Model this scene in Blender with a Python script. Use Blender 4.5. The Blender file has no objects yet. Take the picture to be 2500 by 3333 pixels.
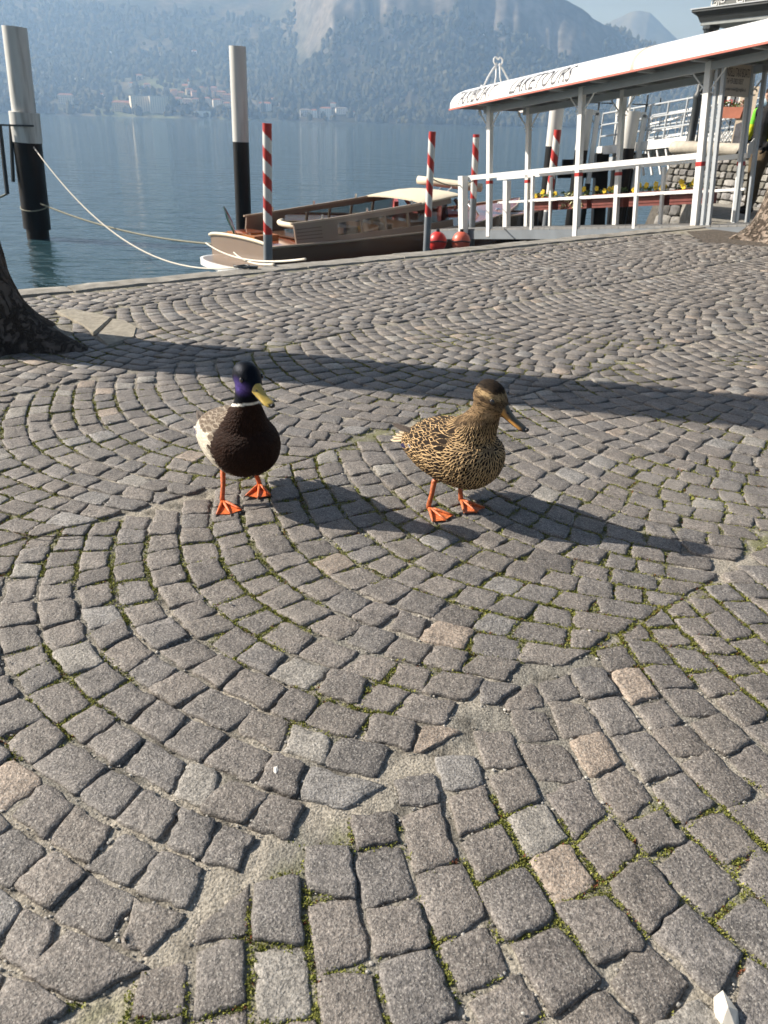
import bpy, bmesh, math, random
import numpy as np
from mathutils import Vector, Matrix, noise as mnoise
random.seed(7); rng = np.random.default_rng(7)
R = math.radians
sc = bpy.context.scene
# ---------------------------------------------------------------- camera
F, CX, CY = 2500., 1250., 1666.5            # focal length and centre in photo pixels
ROLL = R(1.5); HC = 1.10
PITCH = math.atan((CY-397.5)*math.cos(ROLL)/F)
cam = bpy.data.cameras.new('camera'); camo = bpy.data.objects.new('camera', cam)
sc.collection.objects.link(camo); sc.camera = camo
cam.sensor_fit = 'HORIZONTAL'; cam.sensor_width = 36.; cam.lens = 36.*F/2500.
cam.clip_start = 0.05; cam.clip_end = 20000
camo.matrix_world = Matrix.Translation((0, 0, HC)) @ Matrix.Rotation(R(90)-PITCH, 4, 'X') @ Matrix.Rotation(ROLL, 4, 'Z')
cam.dof.use_dof = True; cam.dof.focus_distance = 2.25; cam.dof.aperture_fstop = 11.
sc.render.resolution_x = 768; sc.render.resolution_y = 1024
# ---------------------------------------------------------------- sky, sun, exposure
SUN_AZ, SUN_EL = R(282.5), R(33.5)
w = bpy.data.worlds.new('World'); sc.world = w; w.use_nodes = True
nt = w.node_tree; sky = nt.nodes.new('ShaderNodeTexSky'); sky.sky_type = 'NISHITA'
sky.sun_disc = False; sky.sun_elevation = SUN_EL; sky.sun_rotation = SUN_AZ
sky.dust_density = 3.0; sky.air_density = 1.0; sky.altitude = 200
nt.nodes['Background'].inputs['Strength'].default_value = 0.05
nt.links.new(sky.outputs[0], nt.nodes['Background'].inputs[0])
sl = bpy.data.lights.new('sun', 'SUN'); sl.energy = 5.0; sl.angle = R(0.55); sl.color = (1., .965, .92)
so = bpy.data.objects.new('sun', sl); sc.collection.objects.link(so)
so.rotation_euler = Vector((-math.sin(SUN_AZ)*math.cos(SUN_EL), -math.cos(SUN_AZ)*math.cos(SUN_EL), -math.sin(SUN_EL))).to_track_quat('-Z', 'Y').to_euler()
sc.view_settings.view_transform = 'Standard'; sc.view_settings.look = 'None'
sc.view_settings.gamma = 1.0; sc.view_settings.exposure = 0.9
sc.cycles.use_denoising = True
sc.cycles.max_bounces = 6; sc.cycles.diffuse_bounces = 3; sc.cycles.glossy_bounces = 3
sc.cycles.transmission_bounces = 4; sc.cycles.volume_bounces = 1; sc.cycles.transparent_max_bounces = 6
sc.cycles.caustics_reflective = False; sc.cycles.caustics_refractive = False
# ---------------------------------------------------------------- photo pixel -> place
_c, _s = math.cos(ROLL), math.sin(ROLL); _cp, _sp = math.cos(PITCH), math.sin(PITCH)
K = 2500/1659.
def ray(px, py):
    x = (px-CX)/F; y = -(py-CY)/F
    X = x*_c-y*_s; Y = x*_s+y*_c
    return np.array([X, _cp+Y*_sp, -_sp+Y*_cp])
CAMP = np.array([0, 0, HC])
def P(px, py, z=0.):                          # where the pixel's ray meets the level z
    r = ray(px, py); return CAMP+r*((z-HC)/r[2])
def PY(px, py, y):                            # where it meets the upright plane at distance y
    r = ray(px, py); return CAMP+r*(y/r[1])
def PD(px, py, d): return CAMP+ray(px, py)*d
ZW = -1.38                                    # lake level below the quay
# ---------------------------------------------------------------- helpers
def sm(e0, e1, x):
    t = np.clip((np.asarray(x, float)-e0)/(e1-e0), 0, 1); return t*t*(3-2*t)
def _hash(ix, iy, seed):
    h = (ix.astype(np.int64)*374761393+iy.astype(np.int64)*668265263+seed*974711) & 0x7fffffff
    h = ((h ^ (h >> 13))*1274126177) & 0x7fffffff
    return ((h ^ (h >> 16)) & 0xffff)/65535.
def vnoise(x, y, seed=0):
    x = np.asarray(x, float); y = np.asarray(y, float)
    ix, iy = np.floor(x), np.floor(y); fx, fy = x-ix, y-iy
    fx = fx*fx*(3-2*fx); fy = fy*fy*(3-2*fy)
    a = _hash(ix, iy, seed); b = _hash(ix+1, iy, seed); c = _hash(ix, iy+1, seed); d = _hash(ix+1, iy+1, seed)
    return (a*(1-fx)+b*fx)*(1-fy)+(c*(1-fx)+d*fx)*fy
def fbm(x, y, seed=0, o=4):
    s, a, t = 0, 1., 0
    for k in range(o):
        s = s+a*vnoise(x*2**k, y*2**k, seed+k*17); t += a; a *= .5
    return s/t
col = sc.collection
def link(name, me, parent=None):
    o = bpy.data.objects.new(name, me); col.objects.link(o)
    if parent is not None: o.parent = parent
    return o
def empty(name, loc=(0, 0, 0), rz=0.):
    o = bpy.data.objects.new(name, None); col.objects.link(o); o.location = Vector(loc); o.rotation_euler = (0, 0, rz)
    o.empty_display_size = .1; return o
def tag(o, label=None, cat=None, group=None, kind=None):
    if label: o['label'] = label
    if cat: o['category'] = cat
    if group: o['group'] = group
    if kind: o['kind'] = kind
    return o
class MB:
    """collects shapes; build() links them as one mesh object"""
    def __init__(s): s.v = []; s.f = []; s.m = []; s.c = []; s.cur = 0; s.ccol = None; s.M = None
    def add(s, vs, fs, m=None):
        b = len(s.v)
        if s.M is not None: vs = [s.M @ Vector(v) for v in vs]
        s.v += [tuple(v) for v in vs]; s.f += [tuple(i+b for i in f) for f in fs]
        s.m += [s.cur if m is None else m]*len(fs); s.c += [s.ccol]*len(vs)
        return s
    def box(s, x0, x1, y0, y1, z0, z1, m=None):
        return s.add([(x0,y0,z0),(x1,y0,z0),(x1,y1,z0),(x0,y1,z0),(x0,y0,z1),(x1,y0,z1),(x1,y1,z1),(x0,y1,z1)],
                     [(0,3,2,1),(4,5,6,7),(0,1,5,4),(1,2,6,5),(2,3,7,6),(3,0,4,7)], m)
    def bar(s, a, b, w, h=None, up=(0, 0, 1), m=None):
        a, b = Vector(a), Vector(b); h = w if h is None else h
        d = (b-a).normalized(); u = Vector(up)
        if abs(d.dot(u)) > .98: u = Vector((1, 0, 0))
        sd = d.cross(u).normalized(); u = sd.cross(d).normalized()
        vs = []
        for p in (a, b):
            for q, r in ((-1,-1),(1,-1),(1,1),(-1,1)): vs.append(p+sd*(q*w/2)+u*(r*h/2))
        return s.add(vs, [(0,1,2,3),(7,6,5,4),(0,4,5,1),(1,5,6,2),(2,6,7,3),(3,7,4,0)], m)
    def tube(s, pts, rad, n=10, m=None, caps=True, flat=1.0, up=None):
        pts = [Vector(p) for p in pts]; k = len(pts)
        rad = [rad]*k if np.isscalar(rad) else rad
        vs = []; prev = None
        for i, p in enumerate(pts):
            t = (pts[min(i+1,k-1)]-pts[max(i-1,0)])
            t = t.normalized() if t.length > 1e-9 else Vector((0,0,1))
            if prev is None:
                a = Vector(up) if up else (Vector((0,0,1)) if abs(t.z) < .9 else Vector((1,0,0)))
            else: a = prev
            a = (a-t*a.dot(t))
            a = a.normalized() if a.length > 1e-6 else t.orthogonal().normalized()
            prev = a; b = t.cross(a)
            for j in range(n):
                q = 2*math.pi*j/n
                vs.append(p+(a*math.cos(q)*flat+b*math.sin(q))*rad[i])
        fs = [(i*n+j, i*n+(j+1)%n, (i+1)*n+(j+1)%n, (i+1)*n+j) for i in range(k-1) for j in range(n)]
        if caps: fs += [tuple(range(n-1,-1,-1)), tuple(range((k-1)*n, k*n))]
        return s.add(vs, fs, m)
    def rings(s, rs, m=None, caps=True, closed=True):
        n = len(rs[0]); k = len(rs); vs = [v for r in rs for v in r]
        J = n if closed else n-1
        fs = [(i*n+j, i*n+(j+1)%n, (i+1)*n+(j+1)%n, (i+1)*n+j) for i in range(k-1) for j in range(J)]
        if caps: fs += [tuple(range(n-1,-1,-1)), tuple(range((k-1)*n, k*n))]
        return s.add(vs, fs, m)
    def lathe(s, prof, n=16, o=(0,0,0), m=None):
        o = Vector(o)
        return s.rings([[o+Vector((r*math.cos(2*math.pi*j/n), r*math.sin(2*math.pi*j/n), z)) for j in range(n)] for r, z in prof], m)
    def ball(s, c, r, n=10, m=None, sc3=(1,1,1)):
        c = Vector(c); k = n//2+1
        rs = []
        for i in range(1, k):
            a = math.pi*i/k
            rs.append([c+Vector((r*sc3[0]*math.sin(a)*math.cos(2*math.pi*j/n), r*sc3[1]*math.sin(a)*math.sin(2*math.pi*j/n), -r*sc3[2]*math.cos(a))) for j in range(n)])
        return s.rings(rs, m)
    def prism(s, poly, z0, z1, m=None):
        n = len(poly); vs = [(x,y,z0) for x,y in poly]+[(x,y,z1) for x,y in poly]
        return s.add(vs, [tuple(range(n-1,-1,-1)), tuple(range(n,2*n))]+[(i,(i+1)%n,n+(i+1)%n,n+i) for i in range(n)], m)
    def mesh(s, name, mats, smooth=False):
        me = bpy.data.meshes.new(name); me.from_pydata(s.v, [], s.f)
        mats = mats if isinstance(mats, (list, tuple)) else [mats]
        for q in mats: me.materials.append(q)
        if len(mats) > 1: me.polygons.foreach_set('material_index', s.m)
        if s.c and s.c[0] is not None: setcol(me, np.array(s.c))
        if smooth: me.polygons.foreach_set('use_smooth', [True]*len(s.f))
        if smooth and smooth is not True: me.set_sharp_from_angle(angle=R(smooth))
        me.update(); return me
    def build(s, name, mats, parent=None, smooth=False):
        return link(name, s.mesh(name, mats, smooth), parent)
def setcol(me, c, name='Col'):
    a = me.color_attributes.new(name, 'FLOAT_COLOR', 'POINT')
    c = np.asarray(c, np.float32)
    if c.shape[1] == 3: c = np.hstack([c, np.ones((len(c),1), np.float32)])
    a.data.foreach_set('color', c.ravel())
def remesh(mb, vox, smooth_it=6, name='tmp'):
    o = mb.build(name, mat_default); m = o.modifiers.new('r', 'REMESH'); m.mode = 'VOXEL'; m.voxel_size = vox
    if smooth_it:
        q = o.modifiers.new('s', 'SMOOTH'); q.factor = .5; q.iterations = smooth_it
    dg = bpy.context.evaluated_depsgraph_get(); e = o.evaluated_get(dg)
    me = bpy.data.meshes.new_from_object(e); bpy.data.objects.remove(o)
    me.materials.clear(); return me
def verts(me):
    a = np.empty(len(me.vertices)*3, np.float32); me.vertices.foreach_get('co', a); return a.reshape(-1,3).astype(float)
def norms(me):
    a = np.empty(len(me.vertices)*3, np.float32); me.vertices.foreach_get('normal', a); return a.reshape(-1,3).astype(float)
# ---------------------------------------------------------------- materials
def mat(name, c=(.5,.5,.5), rough=.6, metal=0., var=0., vscale=8., bump=0., bscale=40., attr=None, spec=.5, coat=0., dirt=None, dscale=3., dth=(.55,.7), stretch=None, bdet=4):
    m = bpy.data.materials.new(name); m.use_nodes = True; n = m.node_tree.nodes; l = m.node_tree.links
    b = n['Principled BSDF']; b.inputs['Base Color'].default_value = (*c, 1); b.inputs['Roughness'].default_value = rough
    b.inputs['Metallic'].default_value = metal; b.inputs['Specular IOR Level'].default_value = spec
    b.inputs['Coat Weight'].default_value = coat; b.inputs['Coat Roughness'].default_value = .08
    tc = n.new('ShaderNodeTexCoord'); src = tc.outputs['Object']
    if stretch:
        mp = n.new('ShaderNodeMapping'); mp.inputs['Scale'].default_value = stretch; l.new(src, mp.inputs[0]); src = mp.outputs[0]
    out = None
    if attr:
        a = n.new('ShaderNodeAttribute'); a.attribute_name = attr; out = a.outputs['Color']
    if var:
        t = n.new('ShaderNodeTexNoise'); t.inputs['Scale'].default_value = vscale; t.inputs['Detail'].default_value = 5; l.new(src, t.inputs[0])
        mr = n.new('ShaderNodeMapRange'); mr.inputs['To Min'].default_value = 1-var; mr.inputs['To Max'].default_value = 1+var
        mr.inputs['From Min'].default_value = .3; mr.inputs['From Max'].default_value = .7; l.new(t.outputs[0], mr.inputs[0])
        mx = n.new('ShaderNodeMix'); mx.data_type = 'RGBA'; mx.blend_type = 'MULTIPLY'; mx.inputs['Factor'].default_value = 1
        if out: l.new(out, mx.inputs['A'])
        else: mx.inputs['A'].default_value = (*c, 1)
        l.new(mr.outputs[0], mx.inputs['B']); out = mx.outputs['Result']
    if dirt:
        t = n.new('ShaderNodeTexNoise'); t.inputs['Scale'].default_value = dscale; t.inputs['Detail'].default_value = 6; l.new(src, t.inputs[0])
        mr = n.new('ShaderNodeMapRange'); mr.inputs['From Min'].default_value = dth[0]; mr.inputs['From Max'].default_value = dth[1]; l.new(t.outputs[0], mr.inputs[0])
        mx = n.new('ShaderNodeMix'); mx.data_type = 'RGBA'; l.new(mr.outputs[0], mx.inputs['Factor'])
        if out: l.new(out, mx.inputs['A'])
        else: mx.inputs['A'].default_value = (*c, 1)
        mx.inputs['B'].default_value = (*dirt, 1); out = mx.outputs['Result']
    if out: l.new(out, b.inputs['Base Color'])
    if bump:
        t = n.new('ShaderNodeTexNoise'); t.inputs['Scale'].default_value = bscale; t.inputs['Detail'].default_value = bdet; l.new(src, t.inputs[0])
        bp = n.new('ShaderNodeBump'); bp.inputs['Strength'].default_value = 1.; bp.inputs['Distance'].default_value = bump
        l.new(t.outputs[0], bp.inputs['Height']); l.new(bp.outputs[0], b.inputs['Normal'])
    return m
mat_default = mat('plain')
M = {}
M['white'] = mat('white_paint', (.78,.78,.76), .35, var=.05, vscale=3, dirt=(.45,.43,.38), dscale=2.2, dth=(.62,.85))
M['pilewhite'] = mat('pile_white_paint', (.62,.61,.57), .5, var=.08, vscale=2, dirt=(.18,.16,.13), dscale=1.6, dth=(.56,.8), stretch=(3,3,.35))
M['pileblack'] = mat('pile_black_paint', (.007,.008,.009), .45, spec=.25, var=.3, vscale=3, dirt=(.03,.02,.014), dscale=2, dth=(.5,.75), stretch=(3,3,.5))
M['red'] = mat('red_paint', (.42,.03,.025), .4, var=.12, vscale=6)
M['grey'] = mat('grey_paint', (.17,.19,.21), .5, var=.12, vscale=4)
M['greylight'] = mat('pale_grey_metal', (.42,.45,.47), .42, var=.06)
M['iron'] = mat('dark_iron', (.035,.042,.045), .45, var=.15)
M['black'] = mat('black_rubber', (.012,.012,.013), .5)
M['chrome'] = mat('chrome', (.8,.8,.8), .12, metal=1.)
M['rope'] = mat('pale_rope', (.62,.57,.48), .8, var=.15, vscale=40)
M['ropegrey'] = mat('weathered_rope', (.24,.23,.17), .85, var=.2, vscale=40)
# ================================================================ SETTING
# ---- lake
def water_mat():
    m = bpy.data.materials.new('lake_water'); m.use_nodes = True; n = m.node_tree.nodes; l = m.node_tree.links
    b = n['Principled BSDF']; b.inputs['Base Color'].default_value = (.028,.062,.075,1); b.inputs['Roughness'].default_value = .04
    b.inputs['IOR'].default_value = 1.333
    tc = n.new('ShaderNodeTexCoord')
    prev = None
    for i, (scl, dist, st) in enumerate((((.40,.9,1), .22, 1.1), ((1.3,3.2,1), .10, 2.2), ((4.5,9.,1), .022, 1.0))):
        mp = n.new('ShaderNodeMapping'); mp.inputs['Scale'].default_value = scl; mp.inputs['Rotation'].default_value = (0,0,R(14+9*i)); l.new(tc.outputs['Object'], mp.inputs[0])
        t = n.new('ShaderNodeTexNoise'); t.inputs['Scale'].default_value = 1.; t.inputs['Detail'].default_value = 3; t.inputs['Distortion'].default_value = st*.25
        l.new(mp.outputs[0], t.inputs[0])
        bp = n.new('ShaderNodeBump'); bp.inputs['Distance'].default_value = dist; bp.inputs['Strength'].default_value = .8
        l.new(t.outputs[0], bp.inputs['Height'])
        if prev: l.new(prev, bp.inputs['Normal'])
        prev = bp.outputs[0]
    l.new(prev, b.inputs['Normal']); return m
lake = MB().add([(-9000,-60,ZW),(9000,-60,ZW),(9000,9000,ZW),(-9000,9000,ZW)], [(0,1,2,3)]).build('lake', water_mat())
tag(lake, 'rippled blue grey lake water', kind='structure')
# ---- far shore, polar height field round the view point
RR_A = np.array([-60,-25,-12,-6.5,-4.2,0,5,8.5,10.18,12.75,16.2,20,25,35,60.])
EL_A = np.array([ 8.2, 8.2, 8.2, 8.2, 9.2,9.6,9.6,8.3,6.85,5.5,4.6,3.8,2.6,2.0,1.6])
CLIFF = lambda az: sm(-8,-3.5,az)*(1-sm(9.5,15,az))
def shore(az): return 1900+70*(fbm(az*.35, az*0, 3)-.5)+18*(vnoise(az*3, az*0, 5)-.5)
def terr(az, r):
    az = np.asarray(az, float); r = np.asarray(r, float)
    r0 = shore(az); cl = CLIFF(az)
    rr = 3350-650*cl-450*sm(9,14,az); t = np.clip((r-r0)/(rr-r0), -.2, 2.)
    H = np.tan(np.radians(np.interp(az, RR_A, EL_A)))*rr
    slope = np.where(t < .45, .62*t, .279+(t-.45)*1.311)
    cliff = .30*sm(0,.55,t)+.70*sm(.42,.98,t)
    S = slope*(1-cl)+cliff*cl
    S = np.where(t > 1, 1-.25*(t-1), S)
    tt = np.clip(t*3, 0, 1)
    x, y = r*np.sin(np.radians(az)), r*np.cos(np.radians(az))
    n1 = fbm(x/420, y/420, 11, 5)-.5
    rid = 1-np.abs(2*fbm(x/300+y/900, y/700, 21, 4)-1)
    gul = np.abs(2*vnoise(az*1.1+1.2*vnoise(az*.5, r/160, 31), r/2400, 23)-1)
    z = H*S+tt*(46*n1*(.4+t))-14*cl*sm(.35,.7,t)*(1-gul)*(1-sm(.92,1.,t))+75*cl*sm(.25,.6,t)*(fbm(x/120,H*S/200,25,5)-.5)*(1-sm(.9,1.,t))+tt*14*(fbm(x/70, y/70, 41, 3)-.5)+18*(rid-.6)*tt*t
    z = np.where(t < 0, -12*np.clip(-t*20,0,1), z+1.2)
    return z+ZW
az = np.arange(-46, 46.01, .12); rad = np.concatenate([np.arange(1840,2100,13), np.arange(2100,2900,16), np.arange(2900,3700,40), [3900,4100]])
AZ, RD = np.meshgrid(az, rad); Zt = terr(AZ, RD)
X, Y = RD*np.sin(np.radians(AZ)), RD*np.cos(np.radians(AZ))
na, nr = len(az), len(rad)
me = bpy.data.meshes.new('mountainside')
idx = np.arange(na*nr).reshape(nr, na)
q = np.stack([idx[:-1,:-1], idx[:-1,1:], idx[1:,1:], idx[1:,:-1]], -1).reshape(-1,4)
me.from_pydata(np.stack([X,Y,Zt],-1).reshape(-1,3).tolist(), [], q.tolist())
gz = np.gradient(Zt, axis=0)/np.maximum(np.gradient(RD, axis=0), 1)
ga = np.gradient(Zt, axis=1)/(RD*math.radians(.12))
steep = np.hypot(gz, ga)
rock = sm(.9,1.6,steep*.7+2.6*(fbm(X/70,Zt/110,51,5)-.36))*CLIFF(AZ)*sm(90,150,Zt)*.75
fn = fbm(X/90,Y/90,61,5); fn2 = fbm(X/28,Y/28,67,3)
forest = np.array([.045,.05,.036]); dry = np.array([.088,.078,.055]); meadow = np.array([.13,.15,.07]); rk = np.array([.17,.155,.14])
mb_ = sm(.42,.62,fn)[...,None]; c = forest*(1-mb_)+dry*mb_
md = (sm(.58,.68,fbm(X/150,Y/110,71))*(1-sm(150,220,Zt))*(1-CLIFF(AZ)))[...,None]; c = c*(1-.7*md)+meadow*.7*md
c = c*(1-.5*CLIFF(AZ))[...,None]; rk_ = np.clip(rock,0,1)[...,None]; c = c*(1-rk_)+rk*rk_*(.7+.6*fn2[...,None])
setcol(me, c.reshape(-1,3)); me.polygons.foreach_set('use_smooth', [True]*len(q))
me.materials.append(mat('wooded_slope', attr='Col', rough=.95, spec=.1, var=.45, vscale=.05))
mount = tag(link('mountainside', me), 'steep wooded mountain with pale cliffs rising beyond the lake', kind='structure')
# far peak behind
az2 = np.arange(8,27,.12); rad2 = np.linspace(3900,4700,40)
A2, R2 = np.meshgrid(az2, rad2)
el2 = np.interp(az2, [8,11,12.45,13.6,14.4,14.93,15.5,16.4,17.5,19,22,27], [3.5,4.9,5.55,6.0,6.32,6.4,6.25,5.6,4.75,4.0,3.3,2.6])+.10*(fbm(az2*2.2,az2*0,81)-.5)
H2 = np.tan(np.radians(el2))*4500
t2 = (R2-3900)/600
Z2 = H2*np.where(t2<1, sm(0,1,t2), 1-.5*(t2-1))+25*(fbm(A2*1.5,R2/150,83)-.5)*sm(0,.3,t2)*(1-sm(.8,1,t2))+ZW-6*(t2<.02)
me = bpy.data.meshes.new('distant_mountain'); n2 = len(az2); idx = np.arange(A2.size).reshape(A2.shape)
q = np.stack([idx[:-1,:-1], idx[:-1,1:], idx[1:,1:], idx[1:,:-1]], -1).reshape(-1,4)
me.from_pydata(np.stack([R2*np.sin(np.radians(A2)), R2*np.cos(np.radians(A2)), Z2],-1).reshape(-1,3).tolist(), [], q.tolist())
me.polygons.foreach_set('use_smooth', [True]*len(q))
me.materials.append(mat('distant_slope', (.09,.09,.075), .95, spec=.1, var=.35, vscale=.02))
tag(link('distant_mountain', me), 'faint rounded mountain peak beyond the nearer slope', kind='structure')
def on_terr(px, py):
    r = ray(px, py); h = math.hypot(r[0], r[1]); a = math.degrees(math.atan2(r[0], r[1]))
    d = np.arange(1850, 3300, 4.); zt = terr(np.full_like(d, a), d); zr = HC+r[2]/h*d
    k = np.argmax(zt > zr)
    if k == 0 and not zt[0] > zr[0]: k = 60
    d0 = d[k]; return np.array([r[0]/h*d0, r[1]/h*d0, float(zt[k])]), d0
# far-off wood: low tree crowns scattered over the slope (one mass)
wood = MB(); ico = bmesh.new(); bmesh.ops.create_icosphere(ico, subdivisions=1, radius=1)
iv = np.array([v.co[:] for v in ico.verts]); ifc = [tuple(v.index for v in f.verts) for f in ico.faces]; ico.free()
WV, WF, WC = [], [], []; nb = 0
wa = rng.uniform(-27,24,17000); wd = shore(wa)+8+1000*rng.random(17000)**1.5
wx, wy = wd*np.sin(np.radians(wa)), wd*np.cos(np.radians(wa)); wn = fbm(wx/120, wy/120, 91, 3)
keep = (wn+.25*rng.random(17000) > .47) & ~((CLIFF(wa) > .3) & (wd > 2420)); wz = terr(wa, wd)
azp = lambda px: math.degrees(math.atan2(*ray(px*K, 240*K)[:2]))
inv = ((wa > azp(240)) & (wa < azp(505)) & (wd < shore(wa)+430)) | ((wa > azp(555)) & (wa < azp(770)) & (wd < shore(wa)+130)) | ((wa > azp(120)) & (wa < azp(240)) & (wd < shore(wa)+90))
keep &= ~inv | (rng.random(17000) < .16)
for k in np.nonzero(keep)[0]:
    x, y, z, dn = wx[k], wy[k], wz[k], wn[k]
    s = random.uniform(4.,8.5)*(.8+.4*dn); tall = random.choice((.9,1.1,1.3,2.1))
    vv = iv*np.array([s,s,s*tall])*(1+.35*(rng.random((len(iv),1))-.5))+np.array([x,y,z+s*tall*.55])
    WV.append(vv); WF += [tuple(i+nb for i in f) for f in ifc]; nb += len(iv)
    g = random.random(); cc = np.array([.035,.042,.028])*(1-g)+np.array([.085,.08,.05])*g
    WC.append(np.tile(cc, (len(iv),1)))
me = bpy.data.meshes.new('far_woodland'); me.from_pydata(np.vstack(WV).tolist(), [], WF); setcol(me, np.vstack(WC))
me.materials.append(mat('woodland', attr='Col', rough=.95, spec=.1, var=.4, vscale=.3))
tag(link('far_woodland', me), 'leafless trees massed over the far shore', 'woodland', kind='stuff')
# ---- haze between the quay and the mountains
hz = MB().box(-5200,5200,-260,5000,ZW-1.2,560).build('haze', None)
hm = bpy.data.materials.new('haze_air'); hm.use_nodes = True; hn = hm.node_tree.nodes
for q_ in list(hn):
    if q_.type == 'BSDF_PRINCIPLED': hn.remove(q_)
pv = hn.new('ShaderNodeVolumePrincipled'); pv.inputs['Color'].default_value = (.40,.635,1.,1); pv.inputs['Absorption Color'].default_value = (1,1,1,1); pv.inputs['Density'].default_value = .00023; pv.inputs['Anisotropy'].default_value = .25
hm.node_tree.links.new(pv.outputs[0], hn['Material Output'].inputs['Volume'])
hz.data.materials.clear(); hz.data.materials.append(hm)
tag(hz, 'pale blue haze over the lake', 'haze', kind='stuff')
# ---------------------------------------------------------------- quay line
QA, QB = P(100,945)[:2], P(2250,735)[:2]
QD = (QB-QA)/np.linalg.norm(QB-QA); QN = np.array([QD[1], -QD[0]])      # QN points to the land side
if QN @ (np.zeros(2)-QA) < 0: QN = -QN
def edge_dist(x, y): return (np.asarray(x)-QA[0])*QN[0]+(np.asarray(y)-QA[1])*QN[1]      # >0 on land
KERB = .22
# ---- bed of the paving (sand, mortar, moss between the stones)
TREE_L = np.array([-2.30,4.13]); TREE_R = np.array([4.70,9.5])
def steps(lst): return np.concatenate([np.arange(a,b,s) for a,b,s in lst])
ee = steps([(-60,-6,3.),(-6,-3,.1),(-3,5.2,.016),(5.2,9,.08),(9,60,3.)]); dd = steps([(KERB-.02,2.4,.05),(2.4,6.6,.016),(6.6,8,.1),(8,60,3.)])
# e measured from the foot of the camera on the quay line
e0 = float((np.zeros(2)-QA) @ QD)
EE, DD = np.meshgrid(ee, dd)
BX = QA[0]+QD[0]*(EE+e0)+QN[0]*DD; BY = QA[1]+QD[1]*(EE+e0)+QN[1]*DD
mossn = fbm(BX*3.2, BY*3.2, 101, 3); mossf = vnoise(BX*42, BY*42, 103)
def mossmask(x, y):
    near = 1-.5*sm(2.2,5,y)
    return sm(.48,.58,fbm(np.asarray(x)*3.2, np.asarray(y)*3.2, 101, 3))*near
MM = mossmask(BX, BY)
bz = -.0065+.008*(fbm(BX*14,BY*14,107,3)-.5)+.004*(vnoise(BX*70,BY*70,109)-.5)+.004*MM*mossf
bz = np.minimum(bz, -.0048)
sand = np.array([.30,.275,.23]); grit = np.array([.20,.19,.165]); dark = np.array([.07,.065,.055]); moss = np.array([.115,.125,.03])
g1 = sm(.35,.65,fbm(BX*9,BY*9,111,3))[...,None]; cc = grit*(1-g1)+sand*g1
g2 = sm(.62,.8,vnoise(BX*22,BY*22,113))[...,None]; cc = cc*(1-.6*g2)+dark*.6*g2
g3 = (MM*sm(.3,.7,mossf))[...,None]; cc = cc*(1-.6*g3)+moss*.6*g3
me = bpy.data.meshes.new('pavement'); idx = np.arange(BX.size).reshape(BX.shape)
q = np.stack([idx[:-1,:-1], idx[:-1,1:], idx[1:,1:], idx[1:,:-1]], -1).reshape(-1,4)
if QD[0]*QN[1]-QD[1]*QN[0] < 0: q = q[:, ::-1]
me.from_pydata(np.stack([BX,BY,bz],-1).reshape(-1,3).tolist(), [], q.tolist()); setcol(me, cc.reshape(-1,3))
me.materials.append(mat('joint_sand', attr='Col', rough=.95, spec=.15, var=.55, vscale=190, bump=.004, bscale=240))
pave = tag(link('pavement', me), 'quayside paved in arcs of grey porphyry setts', kind='structure')
# ---- setts: segmental arcs, each band of arcs meets the next in a line of kinks
CH = R(-48); CU = np.array([math.cos(CH), math.sin(CH)]); CV = np.array([CU[1], -CU[0]])     # chord direction; CV: arcs bulge that way
BW, BR, ROWH = 1.36, 1.16, .101
ORG = np.array([-.44,1.54])                   # a point on the middle line of one band
SLABS = [[(420,745),(560,735),(760,775),(870,805),(730,930),(640,860),(500,790)], [(870,805),(960,815),(1060,870),(1040,950),(830,1020),(740,940)]]
SLABS = [[P(x/2.37, 700+y/2.37)[:2] for x, y in s] for s in SLABS]
def inpoly(p, poly):
    r = False; n = len(poly); j = n-1
    for i in range(n):
        a, b = poly[i], poly[j]
        if (a[1] > p[1]) != (b[1] > p[1]) and p[0] < (b[0]-a[0])*(p[1]-a[1])/(b[1]-a[1])+a[0]: r = not r
        j = i
    return r
PIT = [P(2235,752)[:2], P(2400,742)[:2], P(2520,752)[:2]+np.array([.6,.0]), P(2500,800)[:2]+np.array([.5,-.1]), P(2290,790)[:2]]
def paved(x, y):
    if y < .22 or edge_dist(x, y) < KERB+.04: return False
    if abs(x) > .62*y+.75+(.25 if y > 2 else 0): return False
    if math.hypot(x-TREE_L[0], y-TREE_L[1]) < .52: return False
    for s in SLABS:
        if inpoly((x, y), s): return False
    if inpoly((x, y), PIT): return False
    if x > 3.6 and (y-11.4) > .35*(x-3.5): return False
    return True
def arc_pt(band, row, u):
    uu = u; f = math.sqrt(max(BR*BR-uu*uu, 0))-BR
    s = row*ROWH+f
    p = ORG+CU*(band*BW+u)+CV*s
    wv = .022*math.sin(p[0]*3.1+p[1]*1.7+band)+.018*math.sin(p[1]*4.3-p[0]*2.2)
    return p+CV*wv+CU*.02*math.sin(p[1]*3.7+p[0]*1.3)
jit = lambda a: random.uniform(-a, a)
setts = []
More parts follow.
